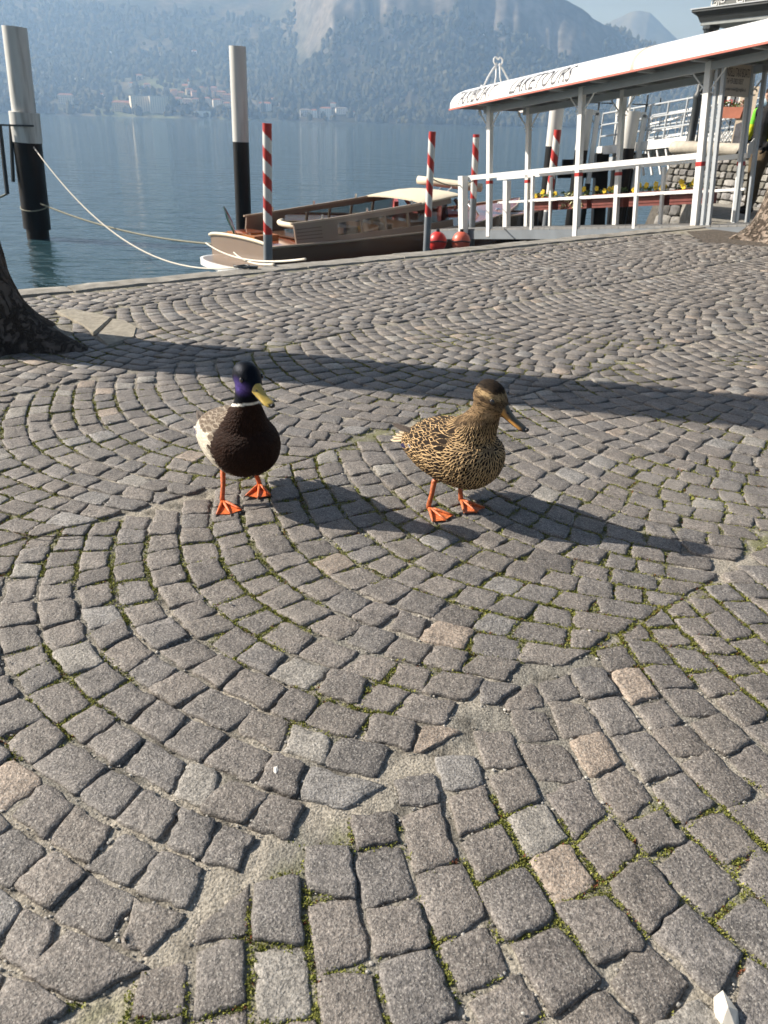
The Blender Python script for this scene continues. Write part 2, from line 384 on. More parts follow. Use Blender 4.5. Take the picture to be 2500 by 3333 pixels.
for band in range(-6, 8):
    for row in range(-80, 90):
        c0 = arc_pt(band, row, 0)
        if c0[1] < -1 or c0[1] > 13.5 or abs(c0[0]) > 9: continue
        u = -BW/2+random.uniform(-.05,.012); r0 = jit(.004); r1 = jit(.004)
        while u < BW/2-.03:
            arcfac = BR/math.sqrt(max(BR*BR-u*u, .2))
            L = random.choice((.076,.084,.088,.092,.097,.103,.115))*random.uniform(.94,1.06)/arcfac
            u1 = u+L
            if u1 > BW/2-.05: u1 = BW/2+random.uniform(-.012,.012)
            mid = arc_pt(band, row+.5, (u+u1)/2)
            if paved(mid[0], mid[1]):
                g = .0024
                gu = g/arcfac
                sk = jit(.010)
                lo, hi = .025+abs(jit(.05)), .975-abs(jit(.05))
                shf = lambda v: max(-BW/2+.004, min(BW/2-.004, v+ROWH*(v/BR)*math.sqrt(1-(v/BR)**2)))
                q4 = [arc_pt(band,row+lo,u+gu+jit(.003)+sk), arc_pt(band,row+lo+jit(.05),u1-gu+jit(.003)+sk), arc_pt(band,row+hi,shf(u1-gu+jit(.003)-sk)), arc_pt(band,row+hi+jit(.05),shf(u+gu+jit(.003)-sk))]
                if np.linalg.norm(q4[2]-q4[3]) > .022: setts.append((mid, q4))
            u = u1
TINTS = [(.168,.152,.140),(.155,.141,.131),(.180,.163,.149),(.162,.150,.142),(.145,.132,.124),(.172,.154,.140),(.152,.143,.138)]
def sett_mesh(q4, near):
    c = sum(q4)/4; n = 5 if near else 2; out = []
    for i in range(4):
        a, b = q4[i], q4[(i+1)%4]; e = b-a; L = np.linalg.norm(e); nn = np.array([e[1], -e[0]])/max(L,1e-6)
        if nn @ ((a+b)/2-c) < 0: nn = -nn
        bow = jit(.004)
        for k in range(n):
            t = k/n; rnd = 0
            if k == 0: p = a+(c-a)*random.uniform(.015,.07)
            else:
                t += jit(.3/n); p = a+e*t+nn*(bow*4*t*(1-t)+jit(.0036 if near else .003))
            out.append(p)
    ar = sum(out[i][0]*out[(i+1)%len(out)][1]-out[(i+1)%len(out)][0]*out[i][1] for i in range(len(out)))
    if ar < 0: out = [out[0]]+out[:0:-1]
    tl = .022 if near else .013
    tx, ty, z0 = jit(tl), jit(tl), max(-.0012, min(.005, random.gauss(.0008,.0024)))
    hz_ = lambda p: z0+tx*(p[0]-c[0])+ty*(p[1]-c[1])
    N = len(out); vs = []; rings = []
    prof = [(0,-.06),(0,-.0055),(.0014,-.0018),(.0045,0)] if near else [(0,-.04),(.0006,-.003),(.0036,0)]
    for ins, dz in prof:
        rg = []
        for p in out:
            d = c-p; L = np.linalg.norm(d); p2 = p+d/L*(ins*random.uniform(.6,1.7))
            rg.append((p2[0], p2[1], hz_(p2)+dz+((jit(.0012) if dz < 0 else 0) if dz > -.01 else 0)))
        rings.append(rg)
    vs = [v for r in rings for v in r]
    fs = [(i*N+j, i*N+(j+1)%N, (i+1)*N+(j+1)%N, (i+1)*N+j) for i in range(len(rings)-1) for j in range(N)]
    b = (len(rings)-1)*N; rg = [np.array(v) for v in rings[-1]]; gi = {}
    for i in range(n+1):
        for j in range(n+1):
            if j == 0: gi[i,j] = b+i
            elif i == n: gi[i,j] = b+n+j
            elif j == n: gi[i,j] = b+3*n-i
            elif i == 0: gi[i,j] = b+(4*n-j)%N
            else:
                u_, v_ = i/n, j/n; Bp, Tp, Lp_, Rp = rg[i], rg[3*n-i], rg[(4*n-j)%N], rg[n+j]
                pt = (1-v_)*Bp+v_*Tp+(1-u_)*Lp_+u_*Rp-((1-u_)*(1-v_)*rg[0]+u_*(1-v_)*rg[n]+u_*v_*rg[2*n]+(1-u_)*v_*rg[3*n])
                pt = pt+np.array([jit(.003), jit(.003), jit(.0011 if near else .0004)]); gi[i,j] = len(vs); vs.append(tuple(pt))
    for i in range(n):
        for j in range(n): fs.append((gi[i,j], gi[i+1,j], gi[i+1,j+1], gi[i,j+1]))
    t = np.array(random.choice(TINTS))*random.uniform(.86,1.14)*np.array([.83,.815,.785])
    u = random.random()
    if u < .018: t = np.array([.24,.195,.155])*random.uniform(.85,1.1)
    elif u < .04: t = np.array([.178,.170,.160])
    elif u < .07: t = np.array([.21,.197,.175])
    return vs, fs, t
def sett_mat():
    m = mat('porphyry', attr='Col', rough=.62, spec=.5); n = m.node_tree.nodes; l = m.node_tree.links; b = n['Principled BSDF']
    ge = n.new('ShaderNodeNewGeometry'); tc = n.new('ShaderNodeVectorMath'); tc.operation = 'ADD'; tc.inputs[1].default_value = (13.37,7.91,3.3); l.new(ge.outputs['Position'], tc.inputs[0]); at = [x for x in n if x.type == 'ATTRIBUTE'][0]
    def noise(s, d, r=.6):
        t = n.new('ShaderNodeTexNoise'); t.inputs['Scale'].default_value = s; t.inputs['Detail'].default_value = d; t.inputs['Roughness'].default_value = r; l.new(tc.outputs[0], t.inputs[0]); return t
    def rng_(t, a, b_, lo, hi):
        q = n.new('ShaderNodeMapRange'); q.inputs['From Min'].default_value = a; q.inputs['From Max'].default_value = b_; q.inputs['To Min'].default_value = lo; q.inputs['To Max'].default_value = hi; l.new(t, q.inputs[0]); return q.outputs[0]
    def mul(a, b_):
        q = n.new('ShaderNodeMix'); q.data_type = 'RGBA'; q.blend_type = 'MULTIPLY'; q.inputs['Factor'].default_value = 1; l.new(a, q.inputs['A']); l.new(b_, q.inputs['B']); return q.outputs['Result']
    big = noise(14, 4); fine = noise(210, 3, .7); mid = noise(70, 4, .7)
    c = mul(at.outputs['Color'], rng_(big.outputs[0], .3, .7, .74, 1.30))
    c = mul(c, rng_(mid.outputs[0], .3, .7, .68, 1.36))
    c = mul(c, rng_(fine.outputs[0], .34, .68, .42, 1.75))
    vo = n.new('ShaderNodeTexNoise'); vo.inputs['Scale'].default_value = 300; vo.inputs['Detail'].default_value = 1; l.new(tc.outputs[0], vo.inputs[0])
    fl = rng_(vo.outputs[0], .60, .68, 0, .6)
    q = n.new('ShaderNodeMix'); q.data_type = 'RGBA'; l.new(fl, q.inputs['Factor']); l.new(c, q.inputs['A']); q.inputs['B'].default_value = (.42,.40,.36,1)
    st = noise(2.2, 5); q2 = n.new('ShaderNodeMix'); q2.data_type = 'RGBA'; l.new(rng_(st.outputs[0], .56, .75, 0, .35), q2.inputs['Factor']); l.new(q.outputs['Result'], q2.inputs['A']); q2.inputs['B'].default_value = (.30,.28,.245,1)
    l.new(q2.outputs['Result'], b.inputs['Base Color'])
    b1 = n.new('ShaderNodeBump'); b1.inputs['Distance'].default_value = .006; b1.inputs['Strength'].default_value = .9; l.new(mid.outputs[0], b1.inputs['Height'])
    b2 = n.new('ShaderNodeBump'); b2.inputs['Distance'].default_value = .0022; b2.inputs['Strength'].default_value = 1.; l.new(fine.outputs[0], b2.inputs['Height']); l.new(b1.outputs[0], b2.inputs['Normal'])
    l.new(b2.outputs[0], b.inputs['Normal']); return m
M['sett'] = sett_mat()
def vis_size(mid):
    r = ray(0, 0); z = mid[1]*_cp+HC*_sp
    X = mid[0]/z; inside = abs(X) < .53 and mid[1] > .50
    return (1e3 if inside else 0)-math.hypot(mid[0], mid[1])
setts.sort(key=lambda s: -vis_size(s[0]))
RV, RF, RC = [], [], []; nb = 0
for i, (mid, q4) in enumerate(setts):
    near = mid[1] < 3.4
    vs, fs, t = sett_mesh(q4, near)
    if i < 300:
        vs2 = [(v[0]-mid[0], v[1]-mid[1], v[2]) for v in vs]
        me = bpy.data.meshes.new('sett'); me.from_pydata(vs2, [], fs); setcol(me, np.tile(t, (len(vs),1)))
        me.polygons.foreach_set('use_smooth', [True]*len(fs)); me.materials.append(M['sett'])
        o = link('sett', me, pave); o.location = (mid[0], mid[1], 0)
    else:
        RV += vs; RF += [tuple(k+nb for k in f) for f in fs]; nb += len(vs); RC.append(np.tile(t, (len(vs),1)))
me = bpy.data.meshes.new('sett_field'); me.from_pydata(RV, [], RF); setcol(me, np.vstack(RC)); me.polygons.foreach_set('use_smooth', [True]*len(RF)); me.materials.append(M['sett'])
tag(link('sett_field', me, pave), kind='stuff')
print('setts', len(setts))
# ---- moss and pebbles in the joints
MV, MF, MC = [], [], []; PV_, PF_, PC_ = [], [], []
cand = [s for s in setts if s[0][1] < 4.6]
tet = np.array([(1,0,-.5),(-.5,.87,-.5),(-.5,-.87,-.5),(0,0,1.),(.5,.5,.6),(-.6,.1,.5)])
pts = []
for mid, q4 in cand:
    for i in range(4):
        a, b = q4[i], q4[(i+1)%4]
        for k in range(22 if mid[1] < 1.8 else 10):
            t = random.random(); p = a+(b-a)*t; out = p-mid; pts.append(p+out/np.linalg.norm(out)*random.uniform(.0,.008))
pts = np.array(pts); mk = mossmask(pts[:,0], pts[:,1])
for p, m_ in zip(pts, mk):
    if random.random() < m_*.9:
        g = random.random(); base = np.array([.13,.15,.03])*(1-g)+np.array([.30,.30,.08])*g
        if random.random() < .05: base = np.array([.16,.06,.03])
        for _ in range(5):
            x, y = p[0]+jit(.005), p[1]+jit(.005); an = random.uniform(0,6.28); s = random.uniform(.0018,.0042)*(1.2 if p[1] > 2.2 else 1)
            dx, dy = math.cos(an)*s, math.sin(an)*s; z = -.007+random.random()*.006; nb = len(MV)
            MV += [(x-dy*.5,y+dx*.5,z),(x+dy*.5,y-dx*.5,z),(x+dx,y+dy,z+s*random.uniform(.5,1.4)),(x-dx*.3,y-dy*.3,z+s*.8)]
            MF += [(nb,nb+1,nb+2),(nb+1,nb,nb+3)]; MC += [base*random.uniform(.6,1.3)]*4
    elif random.random() < .14:
        s = random.choice((.001,.0013,.0015,.0015,.002,.002,.0028,.004)); x, y = p[0]+jit(.004), p[1]+jit(.003)
        nb = len(PV_); vv = iv*np.array([s,s*random.uniform(.6,1),s*.7])*(1+.5*(rng.random((12,1))-.5))+np.array([x,y,-.005+s*.3])
        PV_ += vv.tolist(); PF_ += [tuple(j+nb for j in f) for f in ifc]; w_ = random.uniform(.12,.5); PC_ += [np.array([w_,w_*.95,w_*.85])]*12
me = bpy.data.meshes.new('joint_moss'); me.from_pydata(MV, [], MF); setcol(me, np.array(MC)); me.materials.append(mat('moss', attr='Col', rough=.9, spec=.2))
tag(link('joint_moss', me, pave), kind='stuff')
for k in range(170):                          # loose grit lying on the setts
    x, y = random.uniform(-2,2), random.uniform(.5,5.5)
    if not paved(x, y): continue
    s = random.choice((.0015,.002,.003,.0045)); nb = len(PV_)
    vv = iv*np.array([s,s*.8,s*.6])*(1+.5*(rng.random((12,1))-.5))+np.array([x,y,.002+s*.4]); PV_ += vv.tolist(); PF_ += [tuple(j+nb for j in f) for f in ifc]
    w_ = random.uniform(.12,.6); PC_ += [np.array([w_,w_*.95,w_*.86])]*12
me = bpy.data.meshes.new('joint_grit'); me.from_pydata(PV_, [], PF_); setcol(me, np.array(PC_)); me.materials.append(mat('grit', attr='Col', rough=.8))
tag(link('joint_grit', me, pave), kind='stuff')
# ---- quay wall with its coping stones
qw = empty('quay_wall', (QA[0], QA[1], 0), math.atan2(QD[1], QD[0])); tag(qw, kind='structure')
qw['label'] = 'rough granite edge of the quay above the water'
sgn = 1 if (QN @ np.array([-QD[1], QD[0]])) > 0 else -1      # +y or -y of the local frame is land
M['granite'] = mat('granite', (.25,.235,.205), .85, var=.3, vscale=9, bump=.006, bscale=60, dirt=(.16,.15,.12), dscale=5)
MB().box(-60, 60, *sorted((0.02*sgn, .5*sgn)), ZW-1.0, -.09).build('wall_face', mat('wet_stone', (.10,.095,.085), .8, var=.3, vscale=5, bump=.02, bscale=8), qw)
u = -9.
while u < 12.5:
    L = random.uniform(.8,1.25); mb = MB(); nx = 7
    rs = []
    for i in range(nx+1):
        x = u+.006+(L-.012)*i/nx; y0 = (0+jit(.012))*sgn; y1 = (KERB+jit(.008))*sgn; zt = .012+jit(.005)
        rs.append([(x,y0,-.16),(x,y0,zt-.025),(x,y0+.02*sgn,zt),(x,(y0+y1)/2,zt+jit(.004)),(x,y1-.02*sgn,zt-.004),(x,y1,-.03),(x,y1,-.16)])
    mb.rings(rs); mb.build('coping_stone', M['granite'], qw, smooth=50); u += L
qw2 = MB().box(-60,-9, *sorted((0,KERB*sgn)), -.16,.01).box(12.5,60, *sorted((0,KERB*sgn)), -.16,.01).build('coping_run', M['granite'], qw)
# ================================================================ DUCKS
def feather_mat():
    m = bpy.data.materials.new('feather'); m.use_nodes = True; n = m.node_tree.nodes; l = m.node_tree.links; b = n['Principled BSDF']
    b.inputs['Roughness'].default_value = .68; b.inputs['Specular IOR Level'].default_value = .12
    a = n.new('ShaderNodeAttribute'); a.attribute_name = 'Col'; c2 = n.new('ShaderNodeAttribute'); c2.attribute_name = 'Col2'
    uv = n.new('ShaderNodeUVMap'); uv.uv_map = 'UV'; sp = n.new('ShaderNodeSeparateXYZ'); l.new(uv.outputs[0], sp.inputs[0])
    def math_(op, x, y=None, z=None):
        q = n.new('ShaderNodeMath'); q.operation = op
        for i, v in enumerate((x, y, z)):
            if v is None: continue
            if isinstance(v, (int, float)): q.inputs[i].default_value = v
            else: l.new(v, q.inputs[i])
        return q.outputs[0]
    du = math_('ABSOLUTE', math_('SUBTRACT', sp.outputs[0], .5))          # 0..0.5 from the shaft
    tc = n.new('ShaderNodeTexCoord'); nz = n.new('ShaderNodeTexNoise'); nz.inputs['Scale'].default_value = 170; nz.inputs['Detail'].default_value = 2; l.new(tc.outputs['Object'], nz.inputs[0])
    w_ = math_('MULTIPLY', c2.outputs['Alpha'], math_('SUBTRACT', 1.02, math_('POWER', sp.outputs[1], 6.)))
    d = math_('SUBTRACT', math_('ADD', du, math_('MULTIPLY', math_('SUBTRACT', nz.outputs[0], .5), .34)), math_('MULTIPLY', w_, .5))
    mr = n.new('ShaderNodeMapRange'); mr.inputs['From Min'].default_value = -.05; mr.inputs['From Max'].default_value = .05; l.new(d, mr.inputs[0])
    mx = n.new('ShaderNodeMix'); mx.data_type = 'RGBA'; l.new(mr.outputs[0], mx.inputs['Factor']); l.new(c2.outputs['Color'], mx.inputs['A']); l.new(a.outputs['Color'], mx.inputs['B'])
    l.new(mx.outputs['Result'], b.inputs['Base Color'])
    # barbs
    wv = n.new('ShaderNodeTexWave'); wv.inputs['Scale'].default_value = 9; wv.inputs['Distortion'].default_value = 1.5; l.new(uv.outputs[0], wv.inputs[0])
    bp = n.new('ShaderNodeBump'); bp.inputs['Distance'].default_value = .0006; bp.inputs['Strength'].default_value = .5; l.new(wv.outputs[1], bp.inputs['Height']); l.new(bp.outputs[0], b.inputs['Normal'])
    return m
M['feather'] = feather_mat()
M['plumage'] = mat('plumage', attr='Col', rough=.7, spec=.1, var=.16, vscale=120, bump=.0016, bscale=130, stretch=(.6,1,1))
M['leg'] = mat('webbed_leg', attr='Col', rough=.45, spec=.45, var=.35, vscale=140, bump=.0012, bscale=330)
M['bill'] = mat('bill_horn', attr='Col', rough=.3, spec=.5, var=.12, vscale=120)
M['eye'] = mat('eye_dark', (.012,.008,.006), .04, coat=1.)
def head_sheen():
    m = mat('glossy_head', attr='Col', rough=.5, spec=.3, var=.2, vscale=160, bump=.0012, bscale=190)
    m.node_tree.nodes['Principled BSDF'].inputs['Metallic'].default_value = .7
    return m
M['sheen'] = head_sheen()
class Feathers:
    def __init__(s): s.v=[]; s.f=[]; s.c=[]; s.c2=[]; s.uv=[]; s.lift=[]
    def add(s, p, n, d, L, W, ce, cc, cw, Rb=.13, lift=.0022, tip=1.6, twist=0.):
        p, n, d = np.array(p,float), np.array(n,float), np.array(d,float)
        d = d-n*(d@n); d /= max(np.linalg.norm(d),1e-6); sd = np.cross(n, d)
        n2 = n*math.cos(twist)+sd*math.sin(twist); sd = np.cross(n2, d); n = n2
        nv, nu = 6, 5; b = len(s.v)
        for i in range(nv):
            v = i/(nv-1); wd = W/2*(1-abs(2*v-1)**3 if v < .5 else (max(1-((v-.5)/.5)**(2*tip), 0))**.6)
            wd = max(wd, W*.06)*(.55+.45*min(1,v*3))
            for j in range(nu):
                u = -1+2*j/(nu-1)
                s.v.append(p+d*L*v+sd*wd*u+n*(lift*(.3+v)-(L*v)**2/(2*Rb)-.12*wd*u*u))
                s.uv.append((u*.5+.5, v)); s.lift.append(lift); s.c.append((*ce,1)); s.c2.append((*cc,cw))
        for i in range(nv-1):
            for j in range(nu-1): s.f.append((b+i*nu+j, b+i*nu+j+1, b+(i+1)*nu+j+1, b+(i+1)*nu+j))
    def snap(s, bvh, h0=.0007):
        for i, p in enumerate(s.v):
            q, nn, _, dist = bvh.find_nearest(Vector(p))
            if q is None: continue
            u, v = s.uv[i]; p = q+nn*(h0+s.lift[i]*v**1.5-.0012*abs(2*u-1)**2*v)
            s.v[i] = np.array(p)
    def build(s, name, parent):
        me = bpy.data.meshes.new(name); me.from_pydata([tuple(v) for v in s.v], [], s.f)
        setcol(me, s.c); setcol(me, s.c2, 'Col2')
        uvl = me.uv_layers.new(name='UV'); li = np.empty(len(me.loops), np.int32); me.loops.foreach_get('vertex_index', li)
        uvl.data.foreach_set('uv', np.array(s.uv, np.float32)[li].ravel())
        me.polygons.foreach_set('use_smooth', [True]*len(s.f)); me.materials.append(M['feather'])
        return link(name, me, parent)
def ering(x, z, hw, up, dn, n=30, p=2.2):
    out = []
    for j in range(n):
        a = 2*math.pi*j/n; ca, sa = math.cos(a), math.sin(a)
        y = hw*math.copysign(abs(ca)**(2/p), ca); zz = (up if sa > 0 else dn)*math.copysign(abs(sa)**(2/p), sa)
        out.append((x, y, z+zz))
    return out
def make_duck(name, label, base, heading, hyaw, hpitch, neck, headc, feet, drake, hsc=1.2):
    root = empty(name, (base[0], base[1], 0), heading); tag(root, label, 'duck')
    c_, s_ = math.cos(heading), math.sin(heading)
    loc = lambda p: np.array([(p[0]-base[0])*c_+(p[1]-base[1])*s_, -(p[0]-base[0])*s_+(p[1]-base[1])*c_])
    Hm = Matrix.Translation(headc) @ Matrix.Rotation(hyaw, 4, 'Z') @ Matrix.Rotation(hpitch, 4, 'Y') @ Matrix.Scale(hsc, 4)
    Hi = Hm.inverted()
    # ---- body, neck and head grown into one surface
    mb = MB()
    st = [(-.205,.188,.012,.006,.006),(-.188,.188,.040,.018,.020),(-.16,.190,.066,.042,.042),(-.12,.195,.087,.068,.066),(-.07,.196,.101,.088,.084),(-.01,.198,.109,.099,.097),
          (.045,.201,.1115,.094,.103),(.09,.203,.107,.080,.101),(.125,.204,.094,.066,.090),(.150,.205,.072,.050,.070),(.168,.206,.042,.030,.040),(.175,.206,.014,.010,.014)]
    mb.rings([ering(*q) for q in st])
    mb.tube([p for p, r in neck], [r for p, r in neck], 22)
    mb.M = Hm
    hs = [(-.043,.002,.010,.012,.012),(-.039,.003,.020,.024,.022),(-.028,.003,.0285,.033,.030),(-.010,.003,.0325,.037,.034),(.008,.002,.0315,.035,.033),(.024,-.003,.0255,.0275,.026),(.036,-.008,.0185,.020,.019),(.046,-.012,.013,.013,.013)]
    mb.rings([ering(*q, 24, 2.1) for q in hs]); mb.M = None
    hipz = .135
    for k, f in enumerate(feet):
        fx, fy = loc(f[0]); hy = .048 if k == 0 else -.048
        mb.tube([(-.02,hy*.9,.165),(-.018,hy,.135),(-.012+.25*fx,hy*.92,.108)], [.034,.026,.013], 14)
    me = remesh(mb, .0038, 24)
    co = verts(me); no = norms(me); x, y, z = co.T
    hl = np.array([Hi @ Vector(p) for p in co])
    n1 = np.array([mnoise.noise(Vector(p)*38) for p in co]); n2 = np.array([mnoise.noise(Vector((p[0]*60,p[1]*140,p[2]*140))) for p in co])
    ringz = neck[3][0][2]
    above = z-(ringz+.25*(x-neck[3][0][0]))                     # signed height over the collar
    above = np.where(x < .045, -1., above)
    ishead = above > .004
    C = np.zeros((len(co),3))
    if drake:
        chest = np.array([.024,.0105,.0065]); flank = np.array([.60,.55,.46]); back = np.array([.20,.165,.13]); blk = np.array([.012,.012,.012])
        C[:] = flank*(1+.20*n2[:,None])
        bk = sm(.235,.262,z+.012*n1)[:,None]; C = C*(1-bk)+back*(1+.3*n1[:,None])*bk
        fr = sm(-.010,.010,x-(.060+.80*np.maximum(0,.195-z))+.014*n1+.55*np.maximum(0,z-.235))[:,None]
        fr = np.maximum(fr, (sm(.285,.30,z)*(x > .0))[:,None])
        low = sm(.112,.126,z+.008*n1)[:,None]; fr = fr*low
        C = C*(1-fr)+chest*(1+.35*n2[:,None])*fr
        rp = (1-sm(-.18,-.165,x))[:,None]; C = C*(1-rp)+blk*rp
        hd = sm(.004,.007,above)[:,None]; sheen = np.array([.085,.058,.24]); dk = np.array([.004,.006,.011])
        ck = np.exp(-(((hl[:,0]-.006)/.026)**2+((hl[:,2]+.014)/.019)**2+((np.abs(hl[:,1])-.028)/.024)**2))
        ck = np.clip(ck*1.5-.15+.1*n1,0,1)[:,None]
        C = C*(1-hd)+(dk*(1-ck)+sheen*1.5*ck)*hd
        rg = (sm(-.0045,-.003,above)*(1-sm(.0035,.005,above)))[:,None]; C = C*(1-rg)+np.array([.78,.76,.70])*rg
    else:
        tan = np.array([.34,.235,.135]); dk = np.array([.045,.028,.017])
        sp = sm(.05,.35,n2+.25*n1)[:,None]; C[:] = tan*.7*(1-.75*sp)+dk*.75*sp
        up = sm(.20,.26,z)[:,None]*(x < .07)[:,None]; C = C*(1-.6*up)+dk*.6*up
        hx, hy, hz_ = hl.T
        tex = np.array([mnoise.noise(Vector((p[0]*70,p[1]*160,p[2]*200))) for p in hl])
        hc = np.array([.215,.145,.080])*(1+.9*tex[:,None])
        crown = sm(.019,.027,hz_-.10*hx+.003*n1)[:,None]
        hc = hc*(1-crown)+np.array([.028,.020,.014])*(1+.4*tex[:,None])*crown
        sup = (sm(.009,.013,hz_-.10*hx)*(1-sm(.019,.023,hz_-.10*hx))*sm(-.036,-.02,hx)*(1-sm(.022,.034,hx)))[:,None]; hc = hc*(1-.8*sup)+np.array([.50,.36,.19])*.8*sup
        eyl = (sm(-.004,.0,hz_-.10*hx)*(1-sm(.006,.010,hz_-.10*hx))*sm(-.036,-.02,hx))[:,None]; hc = hc*(1-.65*eyl)+np.array([.035,.024,.016])*.65*eyl
        thr = (1-sm(-.022,-.012,hz_))[:,None]*sm(.0,.02,hx)[:,None]; hc = hc*(1-thr)+np.array([.40,.27,.15])*thr
        hd = sm(-.01,.02,above)[:,None]; C = C*(1-hd)+hc*hd
    # ---- legs and webbed feet belong to the same mesh
    legs = MB(); org = np.array([.62,.135,.035]) if drake else np.array([.56,.15,.05])
    for k, (fpos, fh) in enumerate(feet):
        fx, fy = loc(fpos); fa = fh-heading; hy = .044 if k == 0 else -.044
        legs.ccol = tuple(org*.85)
        legs.tube([(-.012+.25*fx,hy*.92,.112),(-.014+.4*fx,hy+(fy-hy)*.3,.094),(fx*.75-.005,hy+(fy-hy)*.65,.058),(fx-.002,fy,.022),(fx,fy,.010)], [.0100,.0092,.0076,.0078,.0092], 10)
        legs.M = Matrix.Translation((fx,fy,.0035)) @ Matrix.Rotation(fa,4,'Z')
        ends = [(.088,0),(.074,.041),(.074,-.041)]
        for ex, ey in ends:
            legs.ccol = tuple(org); legs.tube([(0,0,.009),(ex*.35,ey*.35,.0085),(ex*.7,ey*.7,.005),(ex,ey,.003)], [.0062,.0052,.0044,.003], 8)
            legs.ccol = (.02,.016,.012); legs.tube([(ex*.985,ey*.985,.0035),(ex*1.07,ey*1.07,.0025),(ex*1.12,ey*1.12,-.001)], [.0026,.0019,.0004], 6)
        legs.ccol = tuple(org*.9); legs.tube([(0,0,.009),(-.010,.004,.006),(-.017,.006,.001)], [.0045,.003,.0015], 6)
        a1 = math.atan2(.041,.074); na_, nr_ = 17, 6
        for sgn_ in (1, -1):
            top, vs = [], []
            for i in range(na_):
                t = -1+2*i/(na_-1); an = a1*t; sc_ = 1-.09*(math.sin(math.pi*abs(t)))**.8
                Lr = (.083+.004*(1-abs(t)))*sc_
                for r_ in range(nr_):
                    q = r_/(nr_-1); zz = .0052*(1-.55*q)*(1 if sgn_ > 0 else .3)-.0015*math.sin(math.pi*abs(t))*q
                    vs.append((math.cos(an)*Lr*q, math.sin(an)*Lr*q, zz+(0 if sgn_ > 0 else -.0012)))
            fs = [(i*nr_+j, i*nr_+j+1, (i+1)*nr_+j+1, (i+1)*nr_+j) for i in range(na_-1) for j in range(nr_-1)]
            if sgn_ < 0: fs = [f[::-1] for f in fs]
            legs.ccol = tuple(org*1.05); legs.add(vs, fs)
        legs.M = None
    nv0 = len(co); bv = co.tolist()+legs.v
    bf = [tuple(p.vertices) for p in me.polygons]; nb0 = len(bf); bf += [tuple(i+nv0 for i in f) for f in legs.f]
    mi = [1 if (drake and all(ishead[i] for i in f)) else 0 for f in bf[:nb0]]+[2]*len(legs.f)
    body = bpy.data.meshes.new('body'); body.from_pydata(bv, [], bf); setcol(body, np.vstack([C, np.array(legs.c)]))
    for q in (M['plumage'], M['sheen'], M['leg']): body.materials.append(q)
    body.polygons.foreach_set('material_index', mi); body.polygons.foreach_set('use_smooth', [True]*len(bf)); body.update()
    link('body', body, root)
    # ---- bill, eyes
    mb = MB(); mb.M = Hm
    prof = [(.026,.0140,.014,-.018),(.040,.0150,.0065,-.0215),(.053,.0138,-.003,-.0228),(.066,.0132,-.0100,-.0236),(.080,.0145,-.0142,-.0245),(.093,.0146,-.0168,-.0252),(.102,.0116,-.0185,-.0252),(.108,.006,-.0197,-.0248)]
    rs = []; cl = []
    for bx_, hw, zt, zb in prof:
        rs.append(ering(bx_, (zt*.35+zb*.65), hw, zt-(zt*.35+zb*.65), (zt*.35+zb*.65)-zb, 20, 2.3))
    mb.rings(rs); prof_pts = [p for r in rs for p in r]
    for (px_, py_, pz_) in prof_pts:
        ed = abs(py_)/.0148
        if drake: q = np.array([.50,.36,.085])*(1-.15*ed) if px_ < .099 or abs(py_) > .0075 else np.array([.02,.02,.018])
        else:
            q = np.array([.085,.070,.040])*(1-sm(.55,.95,ed))+np.array([.46,.22,.05])*sm(.55,.95,ed)
            if pz_ < -.021: q = np.array([.45,.21,.05])
            if px_ > .099: q = np.array([.03,.028,.025])
        cl.append(tuple(q))
    mb.c = cl
    bill = mb.build('bill', M['bill'], root, smooth=True)
    mb = MB(); mb.M = Hm; mb.ball((.107,0,-.0195), .0058, 10, sc3=(.8,1,.8)); mb.build('nail', M['black'], bill, smooth=True)
    mb = MB(); mb.M = Hm; mb.tube([(.034,-.0146,-.013),(.056,-.0138,-.0188),(.082,-.0147,-.0218),(.102,-.0118,-.0238)], [.0006,.0006,.0006,.0004], 5)
    mb.tube([(.034,.0146,-.013),(.056,.0138,-.0188),(.082,.0147,-.0218),(.102,.0118,-.0238)], [.0006,.0006,.0006,.0004], 5); mb.build('mouth_line', M['black'], bill)
    for sd in (1, -1):
        mb = MB(); mb.M = Hm; mb.ball((.052,sd*.0098,-.0045), .0024, 8, sc3=(1.5,.7,.8)); mb.build('nostril', M['black'], bill, smooth=True)
        mb = MB(); mb.M = Hm; mb.ball((.014,sd*.0292,.008), .0068, 14, sc3=(1,.6,1)); mb.build('eye', M['eye'], root, smooth=True)
    # ---- plumage: overlapping contour feathers
    fe = Feathers(); hacc = []; acc = []; accs = []
    order = rng.permutation(len(co))[:14000]
    for i in order:
        p = co[i]; nn = no[i]
        if above[i] > -.012:
            if drake or hl[i][0] > .040 or (abs(hl[i][0]-.014) < .008 and abs(hl[i][2]-.008) < .008): continue
            if hacc and np.min(np.sum((np.array(hacc)-p)**2, 1)) < .0036**2: continue
            hacc.append(p); dd_ = np.array(Hm.to_3x3() @ Vector((-1,0,-.15)))*(above[i] > .02)+np.array([-.3,0,-1.])*(above[i] <= .02)+rng.normal(0,.12,3)
            fe.add(p-nn*.0006, nn, dd_, rng.uniform(.008,.012), rng.uniform(.003,.0046), C[i]*rng.uniform(.8,1.9), C[i]*rng.uniform(.12,.5), rng.uniform(.25,.75), Rb=.06, lift=.0012, tip=1.)
            continue
        if p[2] < .128 and abs(nn[2]) > .75 and p[0] < .06: continue
        if p[2] < .125: continue
        top = p[2] > .235 and p[0] < .075
        nk = sm(.27,.34,p[2])*(p[0] > .0); fr = sm(.06,.13,p[0])
        if top: L, W = (.050, .0175) if not drake else (.044, .023)
        elif p[0] < .07: L, W = (.036, .0145) if not drake else (.032, .018)
        else: L, W = .021, .0125
        if drake and not top: L, W = L*.8, W*.8
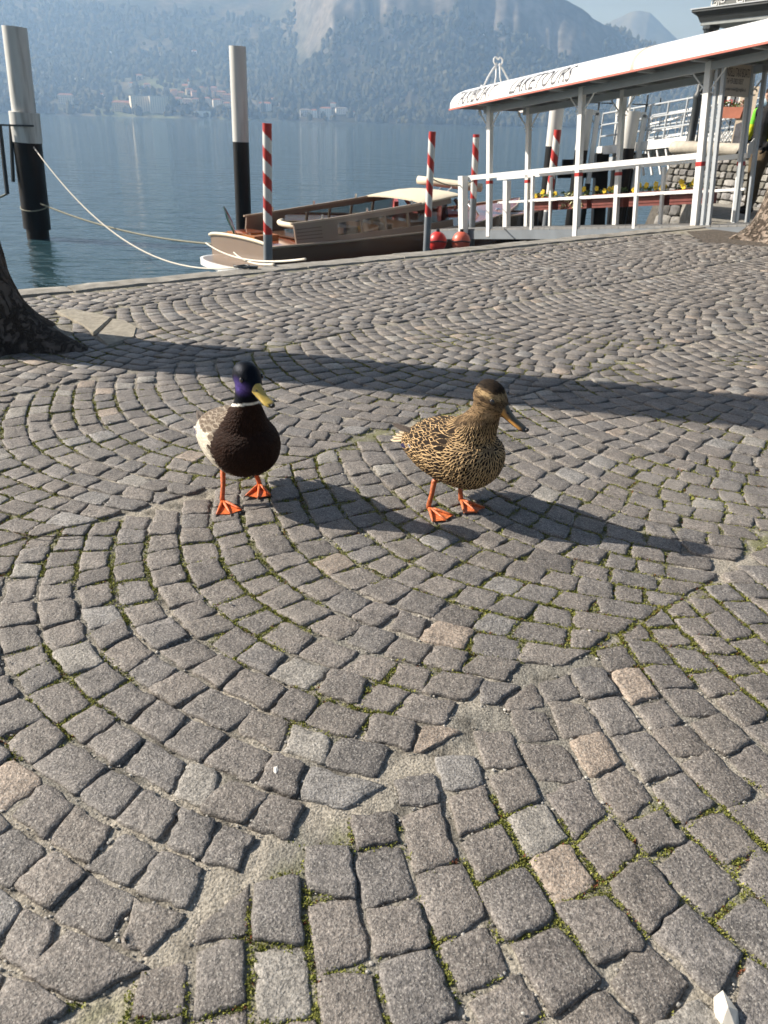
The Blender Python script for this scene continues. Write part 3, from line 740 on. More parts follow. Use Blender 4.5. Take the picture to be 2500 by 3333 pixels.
        L *= (1-.45*nk); W *= (1-.4*nk); gap = W*(.62 if not drake else .7)
        if acc:
            A_ = np.array(acc); 
            if np.min(np.sum((A_-p)**2, 1)) < gap*gap: continue
        acc.append(p)
        d = np.array([-1.,0,-.12])*(1-fr)+np.array([-.75,0,-.75])*fr
        d = d*(1-nk)+np.array([-.25,0,-1.])*nk
        if not top and p[0] < .07: d = d+np.array([0,0,.10])
        d = d+rng.normal(0,.09,3)
        base_c = C[i]
        if drake:
            if top and not fr > .6: ce, cc, cw = np.array([.30,.255,.20])*rng.uniform(.8,1.2), np.array([.13,.10,.075]), .55
            else: ce = base_c*rng.uniform(.85,1.2); cc = base_c*.85; cw = .3
            lift = .0014
        else:
            buff = np.array([.64,.44,.23])*rng.uniform(.6,1.15); dkc = np.array([.020,.013,.009])*rng.uniform(.7,1.5)
            ce, cc = buff, dkc; cw = rng.uniform(.70,.98) if top else (rng.uniform(.45,.92) if p[0] < .07 else rng.uniform(.30,.75))
            if nk > .5: ce, cw = buff*.62, .45
            lift = .0032
        fe.add(p-nn*.0012, nn, d, L*rng.uniform(.88,1.12), W*rng.uniform(.9,1.1), ce, cc, cw, Rb=.11 if top else .095, lift=lift, tip=1.3)
    from mathutils.bvhtree import BVHTree
    fe.snap(BVHTree.FromPolygons([Vector(p) for p in co], bf[:nb0]))
    tag(fe.build('contour_feathers', root), kind='stuff')
    # ---- flight and tail feathers, each a part
    def one(nm, *a, **k):
        f = Feathers(); f.add(*a, **k); return f.build(nm, root)
    for sd in (1, -1):
        for k in range(5):
            a = k/4
            one('wing_feather', (-.085-.012*k, sd*(.072-.006*k), .238-.004*k), (0,sd*.45,.9), (-1,-sd*.16,-.02-.03*a), .070+.010*k, .020, (.075,.06,.05) if not drake else (.12,.10,.085), (.04,.032,.028), .5, Rb=.5, lift=.003, tip=1.5)
        for k in range(4):
            one('wing_feather', (-.058-.016*k, sd*(.096-.005*k), .214-.006*k), (-.1,sd*.95,.3), (-1,-sd*.12,-.22), .046, .019, (.62,.60,.56) if k in (0,) else (.035,.032,.085), (.03,.028,.075), .9, Rb=.25, lift=.0035, tip=1.2)
    for k in range(7):
        t = (k-3)/3.
        ce, cc = ((.62,.58,.50), (.40,.36,.30)) if drake else ((.60,.50,.34), (.16,.10,.06))
        one('tail_feather', (-.165, .030*t, .196-.006*abs(t)), (-.12,t*.35,.93), (-1,t*.45,.02), .082-.012*abs(t), .026, ce, cc, .4 if drake else .32, Rb=.6, lift=.003, tip=1.6)
    return root
def fpt(px, py): return P(px, py)[:2]
# heading angles measured from +x
dh = math.atan2(-.80,.55)
drake_feet = [(fpt(845,1588), math.atan2(-.97,.10)), (fpt(726,1642), math.atan2(-.82,.42))]
db = (drake_feet[0][0]+drake_feet[1][0])/2+np.array([-.008,.012])
make_duck('drake', 'mallard drake with dark glossy head, white collar, brown breast and orange feet', db, dh, R(9), R(13),
    [((.050,0,.222),.095),((.076,0,.268),.078),((.093,0,.308),.056),((.103,0,.344),.0395),((.108,0,.374),.0365),((.110,0,.402),.036)], (.118,0,.424), drake_feet, True, 1.20)
hh = math.atan2(-.74,.67)
hen_feet = [(fpt(1500,1638), math.atan2(-.80,.50)), (fpt(1396,1664), math.atan2(-.78,.55))]
hb = (hen_feet[0][0]+hen_feet[1][0])/2+np.array([.012,.005])
make_duck('hen_duck', 'mallard hen with mottled buff and brown plumage and dark crown', hb, hh, R(13), R(19),
    [((.045,0,.228),.090),((.074,0,.268),.074),((.096,0,.304),.058),((.112,0,.334),.048),((.122,0,.360),.043),((.126,0,.383),.041)], (.138,0,.400), hen_feet, False, 1.26)
# ================================================================ TREES
def bark_mat(name, c, crack, light, sc_=1.):
    m = mat(name, c, .92, var=.4, vscale=16, spec=.15); n = m.node_tree.nodes; l = m.node_tree.links; b = n['Principled BSDF']
    tc = n.new('ShaderNodeTexCoord'); mp = n.new('ShaderNodeMapping'); mp.inputs['Scale'].default_value = (17*sc_,17*sc_,4.5*sc_)
    nz = n.new('ShaderNodeTexNoise'); nz.inputs['Scale'].default_value = 9; nz.inputs['Detail'].default_value = 3; l.new(tc.outputs['Object'], nz.inputs[0])
    ad = n.new('ShaderNodeVectorMath'); ad.operation = 'MULTIPLY_ADD'; ad.inputs[1].default_value = (.12,.12,.12); l.new(nz.outputs[1], ad.inputs[0]); l.new(tc.outputs['Object'], ad.inputs[2]); l.new(ad.outputs[0], mp.inputs[0])
    vo = n.new('ShaderNodeTexNoise'); vo.inputs['Scale'].default_value = 1.; vo.inputs['Detail'].default_value = 4; vo.inputs['Roughness'].default_value = .62; l.new(mp.outputs[0], vo.inputs[0])
    sb = n.new('ShaderNodeMath'); sb.operation = 'SUBTRACT'; sb.inputs[1].default_value = .5; l.new(vo.outputs[0], sb.inputs[0]); ab = n.new('ShaderNodeMath'); ab.operation = 'ABSOLUTE'; l.new(sb.outputs[0], ab.inputs[0])
    mr = n.new('ShaderNodeMapRange'); mr.inputs['From Max'].default_value = .075; l.new(ab.outputs[0], mr.inputs[0])
    old = b.inputs['Base Color'].links[0].from_socket
    vc = n.new('ShaderNodeTexVoronoi'); vc.inputs['Scale'].default_value = 1.; l.new(mp.outputs[0], vc.inputs[0])
    sp = n.new('ShaderNodeSeparateColor'); l.new(vc.outputs['Color'], sp.inputs[0]); m3 = n.new('ShaderNodeMapRange'); m3.inputs['From Min'].default_value = .6; m3.inputs['To Max'].default_value = .6; l.new(sp.outputs[0], m3.inputs[0])
    m1 = n.new('ShaderNodeMix'); m1.data_type = 'RGBA'; l.new(m3.outputs[0], m1.inputs['Factor']); l.new(old, m1.inputs['A']); m1.inputs['B'].default_value = (*light,1)
    mx = n.new('ShaderNodeMix'); mx.data_type = 'RGBA'; l.new(mr.outputs[0], mx.inputs['Factor']); mx.inputs['A'].default_value = (*crack,1); l.new(m1.outputs['Result'], mx.inputs['B']); l.new(mx.outputs['Result'], b.inputs['Base Color'])
    bp = n.new('ShaderNodeBump'); bp.inputs['Distance'].default_value = .018; l.new(mr.outputs[0], bp.inputs['Height']); l.new(bp.outputs[0], b.inputs['Normal']); return m
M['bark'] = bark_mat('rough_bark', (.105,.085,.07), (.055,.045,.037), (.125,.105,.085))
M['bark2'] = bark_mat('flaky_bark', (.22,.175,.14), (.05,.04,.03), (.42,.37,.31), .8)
def trunk_mesh(c, r, H, lean, flare, roots, seed, mt, parent):
    n, k = 72, 60; rs = []
    for i in range(k):
        t = i/(k-1); z = -.06+(H+.06)*t**1.7
        cx, cy = c[0]+lean[0]*z, c[1]+lean[1]*z
        ring = []
        for j in range(n):
            a = 2*math.pi*j/n; f = math.exp(-max(z,0)/.30)
            rr = r*(1-.10*z/H)+flare*f*(.55+.2*math.sin(a*3+seed))
            for (ra, rw, rl) in roots: 
                da = (a-ra+math.pi)%(2*math.pi)-math.pi; rr += rl*math.exp(-(da/rw)**2)*math.exp(-max(z,0)/.15)
            rr *= 1+.045*(mnoise.noise(Vector((math.cos(a)*2.4, math.sin(a)*2.4, z*1.3+seed)))) + .018*mnoise.noise(Vector((math.cos(a)*11, math.sin(a)*11, z*5+seed)))+.014*mnoise.noise(Vector((math.cos(a)*26, math.sin(a)*26, z*11+seed)))
            ring.append((cx+rr*math.cos(a), cy+rr*math.sin(a), z))
        rs.append(ring)
    mb = MB(); mb.rings(rs); return mb.build('trunk', mt, parent, smooth=True)
def bare_tree(name, label, c, r, H, lean, flare, roots, seed, mt):
    t = empty(name, (0,0,0)); tag(t, label, 'tree')
    trunk_mesh(c, r, H, lean, flare, roots, seed, mt, t)
    rnd = random.Random(seed); top = Vector((c[0]+lean[0]*H, c[1]+lean[1]*H, H-.05))
    for k in range(5):                                   # pollarded winter limbs
        a = 2*math.pi*k/5+rnd.uniform(-.3,.3); p = top.copy(); d = Vector((math.cos(a)*.75, math.sin(a)*.75, .8)).normalized()
        pts, rad = [p.copy()], [r*.62]
        for i in range(7):
            d = (d+Vector((rnd.uniform(-.2,.2), rnd.uniform(-.2,.2), rnd.uniform(-.02,.2)))).normalized(); p = p+d*.55; pts.append(p.copy()); rad.append(r*.62*(1-(i+1)/8.5))
        mb = MB(); mb.tube(pts, rad, 10)
        for q in range(14):
            i = rnd.randint(2,7); d2 = Vector((rnd.uniform(-1,1), rnd.uniform(-1,1), rnd.uniform(.1,1))).normalized(); b = pts[i]
            mb.tube([b, b+d2*.5, b+d2*.9+Vector((0,0,.2))], [.022,.014,.004], 5)
        mb.build('limb', mt, t, smooth=True)
    return t
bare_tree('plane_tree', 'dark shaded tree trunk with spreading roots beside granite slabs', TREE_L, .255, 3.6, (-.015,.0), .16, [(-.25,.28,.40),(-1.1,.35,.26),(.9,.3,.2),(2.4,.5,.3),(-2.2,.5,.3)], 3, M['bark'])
bare_tree('plane_tree', 'flaky brown tree trunk beside the gangway and stone bastion', TREE_R, .41, 3.4, (.06,.02), .26, [(3.3,.3,.30),(4.2,.4,.25),(5.6,.4,.3),(1.2,.5,.25)], 8, M['bark2'])
ts = empty('tree_kerb', (0,0,0)); tag(ts, 'two flat granite slabs at the foot of the dark trunk', 'kerb')
M['slab'] = mat('speckled_granite', (.27,.245,.195), .85, var=.28, vscale=30, bump=.004, bscale=90, dirt=(.22,.2,.15), dscale=6)
for k, s in enumerate(SLABS):
    c = sum(np.array(p) for p in s)/len(s); poly = [np.array(p)+(c-np.array(p))*.02 for p in s]
    ar = sum(poly[i][0]*poly[(i+1)%len(poly)][1]-poly[(i+1)%len(poly)][0]*poly[i][1] for i in range(len(poly)))
    if ar < 0: poly = poly[::-1]
    mb = MB(); z = .014 if k == 0 else .008
    mb.rings([[(p[0],p[1],-.06) for p in poly], [(p[0],p[1],z-.012) for p in poly], [tuple(p+(c-p)*.05)+(z,) for p in poly]]); mb.build('slab', M['slab'], ts)
pit = empty('shaded_tree_pit', (0,0,0)); tag(pit, 'dark tree pit round the flaky trunk coloured for shadow and bark litter', 'tree pit')
pp = [tuple(p) for p in PIT]
if sum(pp[i][0]*pp[(i+1)%5][1]-pp[(i+1)%5][0]*pp[i][1] for i in range(5)) < 0: pp = pp[::-1]
MB().prism(pp, -.05, -.004).build('shaded_litter', mat('shadow_and_litter', (.085,.07,.055), .95, var=.5, vscale=20, bump=.02, bscale=40), pit)  # shadow beside the trunk put into this dark colour, with bark litter
# ================================================================ MOORING PILES, STRIPED POSTS
def pile(name, label, bpx, tpx, y, d, bands, extra=None, group=None, zb=ZW-1.5):
    """bands: list of (fraction from the top, material)"""
    b = PY(*bpx, y); t = PY(*tpx, y); b, t = Vector(b), Vector(t)
    dr = (b-t).normalized(); b2 = b+dr*((b.z-zb)/-dr.z) if b.z > zb else b
    o = empty(name, (b.x, b.y, 0)); tag(o, label, 'mooring pile', group); off = Vector((b.x,b.y,0))
    L = (b-t).length; prev = 0.
    for i, (fr, mt, nm) in enumerate(bands):
        p0 = t+dr*(L*prev); p1 = (t+dr*(L*fr)) if i < len(bands)-1 else b2
        mb = MB(); mb.tube([p0-off, p1-off], d/2, 20); mb.build(nm, M[mt], o, smooth=40); prev = fr
    return o, t-off, b-off, dr
K2 = lambda x, y: (x*K, y*K)
o, t, b, dr = pile('mooring_pile', 'tall white and black mooring pile with a wider collar and side pipe', K2(82,506), K2(31,58), 17.9, .47, [(.53,'pilewhite','painted_top'),(1.,'pileblack','dark_shaft')])
L = (b-t).length
mb = MB(); c0 = t+dr*(L*.385); mb.tube([c0, c0+dr*(L*.145)], .30, 22); mb.build('collar', M['pilewhite'], o, smooth=40)
mb = MB(); c1 = t+dr*(L*.53); mb.tube([c1, c1+dr*(L*.44)], .285, 22); mb.build('sleeve', M['pileblack'], o, smooth=40)
sx = Vector((-.36,-.2,0)); mb = MB(); mb.tube([c0+dr*(L*.065)+sx*1.2, c0+dr*(L*.40)+sx*1.25], .045, 8); mb.tube([c0+dr*(L*.065)+sx*.7, c0+dr*(L*.34)+sx*.9], .04, 8)
mb.bar(c0+dr*(L*.063)+sx*1.25, c0+dr*(L*.063)+Vector((.3,-.32,0)), .035); mb.build('side_pipe', M['iron'], o)
pipe_end = Vector(o.location)+c0+dr*(L*.40)+sx*1.25
PL_white = Vector(PY(73*K,318*K,17.6)); PL_grey = Vector(PY(88*K,440*K,17.6))
mb = MB(); c2 = t+dr*(L*.85); mb.tube([c2+Vector((.29*math.cos(a), .29*math.sin(a), .08*math.sin(a*1.))) for a in np.linspace(0,6.28,22)], .014, 6); mb.build('rope_turn', M['ropegrey'], o)
pile('mooring_pile', 'plain white and black mooring pile rising behind the brown taxi boat', K2(527,496), K2(513,100), 19.2, .365, [(.497,'pilewhite','painted_top'),(1.,'pileblack','dark_shaft')])
def striped(label, bpx, tpx, y, d, n_red, grey_from, zb=ZW-1.2):
    b, t = Vector(PY(*bpx, y)), Vector(PY(*tpx, y)); dr = (b-t).normalized(); b2 = b+dr*((b.z-zb)/-dr.z)
    o = empty('striped_mooring_post', (b.x,b.y,0)); tag(o, label, 'mooring post'); off = Vector((b.x,b.y,0))
    L = (b-t).length; Lp = L*grey_from; na, nz = 24, 150; q = dr.to_track_quat('Z','Y').to_matrix()
    vs, fs, ms = [], [], []
    for i in range(nz+1):
        for j in range(na):
            a = 2*math.pi*j/na; vs.append(t-off+dr*(Lp*i/nz)+q @ Vector((math.cos(a)*d/2, math.sin(a)*d/2, 0)))
    vs.append(t-off); per = Lp/n_red
    mb = MB()
    for i in range(nz):
        for j in range(na):
            ph = ((i+.5)/nz*Lp)/per+(j+.5)/na
            m_ = 0 if (ph % 1.) < .46 or i < nz*.045 else 1
            mb.m.append(m_); fs.append((i*na+j, i*na+(j+1)%na, (i+1)*na+(j+1)%na, (i+1)*na+j))
    for j in range(na): fs.append((len(vs)-1, (j+1)%na, j)); mb.m.append(0)
    ms = mb.m; mb = MB(); mb.add(vs, fs); mb.m = ms; mb.build('striped_shaft', [M['red'], M['stripewhite']], o, smooth=50)
    mb = MB(); mb.tube([t-off+dr*Lp, b2-off], d/2*1.02, 20); mb.build('grey_foot', M['grey'], o, smooth=50)
    return o, t, b, dr
M['stripewhite'] = mat('stripe_white', (.66,.65,.62), .45, var=.06, vscale=4)
striped('red and white striped post in front of the taxi boat stern', K2(579,574), K2(577,266), 9.6, .105, 4.4, .765)
o2, t2_, b2_, dr2 = striped('red and white striped post with grey foot beside the cabin windscreen', K2(921,545), K2(934,284), 12.6, .105, 3.4, .69)
o3, t3_, b3_, dr3 = striped('shorter striped post tied to the outer end of the gangway', K2(1022,440), K2(1029,290), 15.2, .115, 2.6, .92)
striped('slanting striped post standing behind the flower boxes', K2(1181,470), K2(1205,280), 17.5, .15, 3.6, .93)
# piles of the ferry landing behind the gangway
def pk(label, b, t, y, d, wf): return pile('mooring_pile', label, K2(*b), K2(*t), y, d, [(wf,'pilewhite','painted_top'),(1.,'pileblack','dark_shaft')])
pk('slanting white and black pile next to the slanting striped post', (1176,478), (1208,190), 18.4, .30, .42)
def bracket_pile(label, b, t, y, d, wf, side=1):
    o, t_, b_, dr = pk(label, b, t, y, d, wf); mb = MB(); s = Vector((side*(d*.5+.10),0,0))
    p0 = t_+dr*.06; mb.bar(p0, p0+s*1.05, .09); mb.build('bracket_arm', M['white'], o)
    mb = MB(); mb.bar(p0+s, p0+s+dr*1.35, .09); mb.build('bracket_post', M['white'], o)
    mb = MB(); mb.bar(p0+s+dr*1.35, p0+s+dr*3.3, .10); mb.build('bracket_foot', M['pileblack'], o)
    mb = MB(); u = -dr; mb.tube([p0+s, p0+s+u*.35], .018, 6); mb.bar(p0+s+u*.18+Vector((-.28,0,0)), p0+s+u*.18+Vector((.28,0,0)), .02); mb.bar(p0+s+u*.18+Vector((.26,0,0)), p0+s+u*.30+Vector((.26,0,0)), .02)
    mb.build('aerial', M['iron'], o); return o, t_, b_, dr
bracket_pile('short white topped pile with a right angled bracket and small aerial', (1240,440), (1268,236), 18.0, .27, .42)
pk('tall white pile standing behind the middle gangway posts', (1322,470), (1346,190), 20.5, .24, .46)
oB, tB, bB, _ = bracket_pile('thick white topped pile with bracket below the yellow number sign', (1335,450), (1367,240), 17.2, .30, .37)
# yellow number sign
sg = empty('number_sign', PY(1355*K,246*K,17.2)); tag(sg, 'small yellow sign with a black number 2 on a thin pole', 'sign'); off = Vector(sg.location)
MB().tube([Vector(PY(1354*K,262*K,17.2))-off, Vector(PY(1366*K,196*K,17.2))-off], .028, 8).build('pole', M['white'], sg)
c = Vector(PY(1369*K,190*K,17.15))-off
MB().box(c.x-.13,c.x+.13,c.y-.015,c.y+.015,c.z-.13,c.z+.15).build('panel', mat('yellow_enamel',(.55,.42,.05),.4), sg)
def text_mesh(s, size, shear=0., bold=0.):
    cu = bpy.data.curves.new('t','FONT'); cu.body = s; cu.size = size; cu.shear = shear; cu.align_x = 'LEFT'; cu.resolution_u = 3; cu.offset = bold
    o = bpy.data.objects.new('t', cu); col.objects.link(o); dg = bpy.context.evaluated_depsgraph_get()
    me = bpy.data.meshes.new_from_object(o.evaluated_get(dg)); v = verts(me); f = [tuple(p.vertices) for p in me.polygons]
    bpy.data.objects.remove(o); bpy.data.meshes.remove(me); return v, f
M['ink'] = mat('dark_lettering', (.035,.035,.045), .5)
v, f = text_mesh('2', .26, 0, .004); v -= (v.max(0)+v.min(0))/2
MB().add([(c.x+p[0], c.y-.018, c.z+.01+p[1]) for p in v], f).build('numeral', M['ink'], sg)
# ================================================================ GANGWAY WITH ITS SHELTER
GA, GC = PD(1597,745,13.05), P(2265,735)
ax = Vector(GA-GC); GL = ax.length; U = ax.normalized()                   # from the land out over the water, sloping down
V = Vector((0,0,1)).cross(U); V = -V if V.y < 0 else V; V = (V-U*V.dot(U)).normalized(); N = U.cross(V); N = N if N.z > 0 else -N
GW = .80
gm = Matrix((( U.x,V.x,N.x,GC[0]),(U.y,V.y,N.y,GC[1]),(U.z,V.z,N.z,GC[2]),(0,0,0,1)))
gw = empty('gangway', (0,0,0)); gw.matrix_world = gm
tag(gw, 'sloping white gangway with a barrel roofed shelter lettered TAXIBOAT LAKETOURS', 'gangway')
mb = MB(); mb.box(-1.1, GL+1.65, -.06, .0, -.16, -.02); mb.build('side_beam', M['grey'], gw); mb = MB(); mb.box(-1.1, GL+1.65, GW, GW+.06, -.16, -.02); mb.build('side_beam', M['grey'], gw)
x = -1.1; M['deck'] = mat('deck_board', (.20,.20,.195), .7, var=.2, vscale=6)
while x < GL+1.6:
    MB().box(x, x+.115, -.05, GW+.05, -.018, .006).build('deck_board', M['deck'], gw); x += .122
HP, HR, HM = 1.86, .79, .40
posts = [-2.2, 0., GL*.508, GL]
for i, xp in enumerate(posts):
    for yv, w_ in ((-.03,.078), (GW+.03,.07)):
        mb = MB(); z0 = 0.006 if yv > 0 else -.12
        if xp < -1.2: z0 = -.2-xp*0
        mb.box(xp-w_/2, xp+w_/2, yv-w_/2, yv+w_/2, z0, HP)
        p = mb.build('post', M['white'], gw); mb = MB(); mb.box(xp-w_/2-.003, xp+w_/2+.003, yv-w_/2-.003, yv+w_/2+.003, HR-.085, HR-.035); mb.build('red_band', M['red'], p)
        for sgx in (-1, 1):                               # scrolled brackets under the eaves
            pts = [(xp+sgx*w_/2, yv, HP-.30), (xp+sgx*.10, yv, HP-.24), (xp+sgx*.20, yv, HP-.13), (xp+sgx*.27, yv, HP-.02)]
            mb = MB(); mb.tube(pts, .011, 6); mb.tube([(xp+sgx*(.07+.035*math.cos(a)), yv, HP-.31+.035*math.sin(a)) for a in np.linspace(0,5.2,12)], .009, 5)
            mb.tube([(xp+sgx*(.25+.03*math.cos(a)), yv, HP-.07+.03*math.sin(a)) for a in np.linspace(0,5.2,12)], .009, 5); mb.build('scroll_bracket', M['white'], p)
mb = MB(); mb.box(-.07,.07,-.2,-.13,0,HP+.0)
MB().box(-.21,-.165,-.03,.015,.006,HP-.02).build('thin_post', M['greylight'], gw); MB().box(-.21,-.165,GW+.0,GW+.045,.006,HP-.02).build('thin_post', M['greylight'], gw)
for xp, yv, w_ in ((GL*.24,-.03,.045), (GL*.745,-.03,.045), (GL*.30,GW+.03,.045), (GL+.52,GW+.03,.10), (GL*.86,GW+.03,.04)):
    MB().box(xp-w_/2, xp+w_/2, yv-w_/2, yv+w_/2, -.02, HR-.02).build('rail_post', M['white'], gw)
MB().box(.0, GL+.60, -.065, .005, HR, HR+.07).build('handrail', M['white'], gw); MB().box(-.1, GL+.75, GW-.005, GW+.065, HR, HR+.06).build('handrail', M['white'], gw)
MB().box(.0, GL*.75, -.05, -.01, HM, HM+.035).build('mid_rail', M['white'], gw); MB().box(-.1, GL+.75, GW+.01, GW+.05, HM, HM+.035).build('mid_rail', M['white'], gw)
# end post standing in the water
MB().box(GL+.50, GL+.62, -.20, -.08, -.06, .86).build('end_post', M['white'], gw); MB().box(GL+.50, GL+.62, -.20, -.08, -1.2, -.063).build('end_post_foot', M['grey'], gw)
# barrel roof
RX0, RX1, RW0, RW1, RISE = -4.2, GL+.62, -.36, GW+.36, .335
def roof_pt(t): 
    a = math.pi*(1-t); yy = (RW0+RW1)/2+(RW1-RW0)/2*math.cos(a); return yy, HP+.02+RISE*math.sin(a)**.85
nseg = 48; top = [roof_pt(i/nseg) for i in range(nseg+1)]
mb = MB(); 
for xa, xb in ((RX0, .9), (.905, RX1)):
    prof = [(y_, z_) for y_, z_ in top]+[(y_, z_-.02) for y_, z_ in top[::-1]]
    mb.rings([[(xa, y_, z_) for y_, z_ in prof], [(xb, y_, z_) for y_, z_ in prof]])
roof = mb.build('roof', mat('white_roof', (.85,.85,.83), .3, var=.03, vscale=2), gw, smooth=30)
for yv, nm in ((RW0-.012,'red_trim'), (RW1+.012,'red_trim')):
    MB().box(RX0, RX1, yv-.012, yv+.012, HP-.002, HP+.022).build(nm, mat('pale_red_trim',(.55,.16,.12),.5), roof)
MB().box(.885,.925, RW0+.02, RW0+.06, HP+.02, HP+.06).build('joint_strip', M['ropegrey'], roof)
mb = MB(); rs = [[(xx, y_*1.0, z_+.004) for y_, z_ in top] for xx in (.87,.93)]; mb.rings(rs, caps=False, closed=False); mb.build('roof_joint', mat('joint_grime',(.45,.41,.34),.7), roof)
MB().box(RX0, RX1-.5, -.06, -.0, HP-.10, HP-.012).build('eave_beam', M['greylight'], gw); MB().box(RX0, RX1-.5, GW, GW+.06, HP-.10, HP-.012).build('eave_beam', M['greylight'], gw)
x = RX0+.3
while x < RX1:
    MB().box(x, x+.05, RW0+.02, RW1-.02, HP-.012, HP+.022).build('cross_beam', M['greylight'], gw); x += .78
mb = MB(); mb.box(RX0, RX1, RW0+.03, RW1-.03, HP+.024, HP+.03); mb.build('ceiling_panel', mat('grey_soffit',(.10,.11,.12),.7), roof)
# lettering laid on the curve of the near side
v, f = text_mesh('TAXIBOAT', 1., .18); v2, f2 = text_mesh('LAKETOURS', 1., .18)
def on_roof(v, f, xl, xr, nm):                            # reads from the outer end towards the land
    x0, x1 = v[:,0].min(), v[:,0].max(); h = v[:,1].max()
    bm = bmesh.new(); me_ = bpy.data.meshes.new('t'); me_.from_pydata([tuple(p) for p in v], [], f); bm.from_mesh(me_); bmesh.ops.triangulate(bm, faces=bm.faces[:]); bmesh.ops.subdivide_edges(bm, edges=bm.edges[:], cuts=3, use_grid_fill=True)
    v = np.array([q.co[:] for q in bm.verts]); bm.verts.index_update(); f = [tuple(q.index for q in fc.verts) for fc in bm.faces]; bm.free()
    out = []
    for p in v:
        X_ = xl+(xr-xl)*(p[0]-x0)/(x1-x0); t = .022+.20*p[1]/h; y_, z_ = roof_pt(t); y2, z2 = roof_pt(t+.01)
        nn = Vector((0, -(z2-z_), y2-y_)).normalized(); out.append((X_, y_+nn.y*.006, z_+nn.z*.006))
    MB().add(out, f).build(nm, M['ink'], roof)
on_roof(v, f, GL+.50, GL*.90, 'lettering'); on_roof(v2, f2, GL*.80, GL*.49, 'lettering')
mb = MB(); cx_, cy_ = GL+.30, (RW0+RW1)/2; zr = HP+.02+RISE                        # scrolled finial
for q in (-1, 1):
    mb.tube([(cx_, cy_+q*.02, zr+.30), (cx_, cy_+q*.10, zr+.24), (cx_, cy_+q*.22, zr+.10), (cx_, cy_+q*.30, zr-.02), (cx_, cy_+q*.36, zr-.03)], .016, 6)
    mb.tube([(cx_, cy_+q*.05+.045*math.cos(a)*q, zr+.35+.05*math.sin(a)) for a in np.linspace(-2.2,2.8,14)], .014, 6)
    mb.tube([(cx_, cy_+q*.035, zr+.30), (cx_, cy_+q*.045, zr+.12), (cx_, cy_+q*.07, zr+.03)], .012, 6)
mb.build('finial', M['white'], roof, smooth=True)
# ---- hanging notice board across the land end of the shelter
bd = empty('taxi_sign', (0,0,0)); bd.matrix_world = gm; tag(bd, 'beige sign reading BARINDELLI TAXI BOATS hung under the shelter eaves', 'sign')
SX = -.10
MB().box(SX-.014, SX, .02, .64, HP-.38, HP-.03).build('board', mat('beige_board',(.58,.52,.44),.6,var=.06,vscale=5), bd)
for txt, size, zc_, wd in (('BARINDELLI TAXI BOATS', .105, HP-.12, .57), ('Tel +39-3382110337', .065, HP-.215, .34), ('filippobarindelli@virgilio.it', .055, HP-.305, .48)):
    v, f = text_mesh(txt, 1.); v -= (v.max(0)+v.min(0))/2; w_ = np.ptp(v[:,0]); h_ = np.ptp(v[:,1])
    MB().add([(SX-.017, .33+p[0]/w_*wd, zc_+p[1]/h_*size*.9) for p in v], f).build('lettering', M['ink'], bd)
MB().box(SX-.02, SX+.02, -.03, .02, .0, HP-.03).build('hanger_post', M['greylight'], bd); MB().box(SX-.02, SX+.02, .645, .685, .0, HP-.03).build('hanger_post', M['greylight'], bd)
# ---- flower boxes on the far rail
M['boxred'] = mat('rust_red_plastic', (.17,.045,.035), .5, var=.2); M['leaf'] = mat('green_leaf', (.10,.16,.035), .6, var=.4, vscale=30); M['petal'] = mat('yellow_petal', (.72,.50,.02), .5, var=.1, vscale=30); M['pale'] = mat('pale_leaf', (.42,.42,.22), .6, var=.2)
def leafy(mb, c, n, sx, sy, sz, s, rnd):
    for _ in range(n):
        p = Vector((c[0]+rnd.uniform(-sx,sx), c[1]+rnd.uniform(-sy,sy), c[2]+rnd.uniform(0,sz)))
        d = Vector((rnd.uniform(-1,1),rnd.uniform(-1,1),rnd.uniform(-.3,1))).normalized(); e = d.orthogonal().normalized(); q = s*rnd.uniform(.6,1.3)
        mb.add([p-e*q*.4, p+d*q*.9+e*q*.05, p+e*q*.4, p-d*q*.3], [(0,1,2),(0,2,3)])
rnd = random.Random(5)
fbx = [GL*(1.005-.183*i) for i in range(5)]
for i, xl in enumerate(fbx):
    lab = ['rust red flower box of yellow pansies at the outer end of the row', 'flower box with pale trailing leaves', 'flower box of yellow flowers behind the middle gangway post', 'flower box of yellow flowers, second from the bastion', 'flower box of yellow flowers closest to the stone bastion'][i]
    fb = empty('flower_box', (0,0,0)); fb.matrix_world = gm; tag(fb, lab, 'flower box', 'flower boxes along the gangway rail'); xa, xb = xl-.62, xl
    ya = GW+.07; zt = HM+.06
    for k in range(5): MB().box(xa, xb, ya-.008, ya, zt-.20+.042*k, zt-.17+.042*k).build('slat', M['boxred'], fb)
    mb = MB(); mb.box(xa+.01, xb-.01, ya+.002, ya+.19, zt-.20, zt-.02); mb.box(xa, xa+.01, ya, ya+.2, zt-.205, zt-.005); mb.box(xb-.01, xb, ya, ya+.2, zt-.205, zt-.005); mb.build('trough', M['boxred'], fb)
    mb = MB(); leafy(mb, ((xa+xb)/2, ya+.09, zt-.03), 150, .28, .09, .10, .045, rnd); mb.build('foliage', M['leaf'], fb)
    if i == 1:
        mb = MB(); leafy(mb, ((xa+xb)/2, ya+.0, zt-.20), 160, .26, .05, .26, .045, rnd); mb.build('trailing_leaves', M['pale'], fb)
    for k in range(9 if i != 1 else 3):
        mb = MB(); c = Vector((rnd.uniform(xa+.05,xb-.05), ya+rnd.uniform(-.01,.12), zt+rnd.uniform(.02,.10)))
        for a in range(5): 
            q = 2*math.pi*a/5; mb.ball(c+Vector((.024*math.cos(q),-.012,.024*math.sin(q))), .021, 6, sc3=(1,.4,1))
        mb.build('flower', M['petal'], fb)
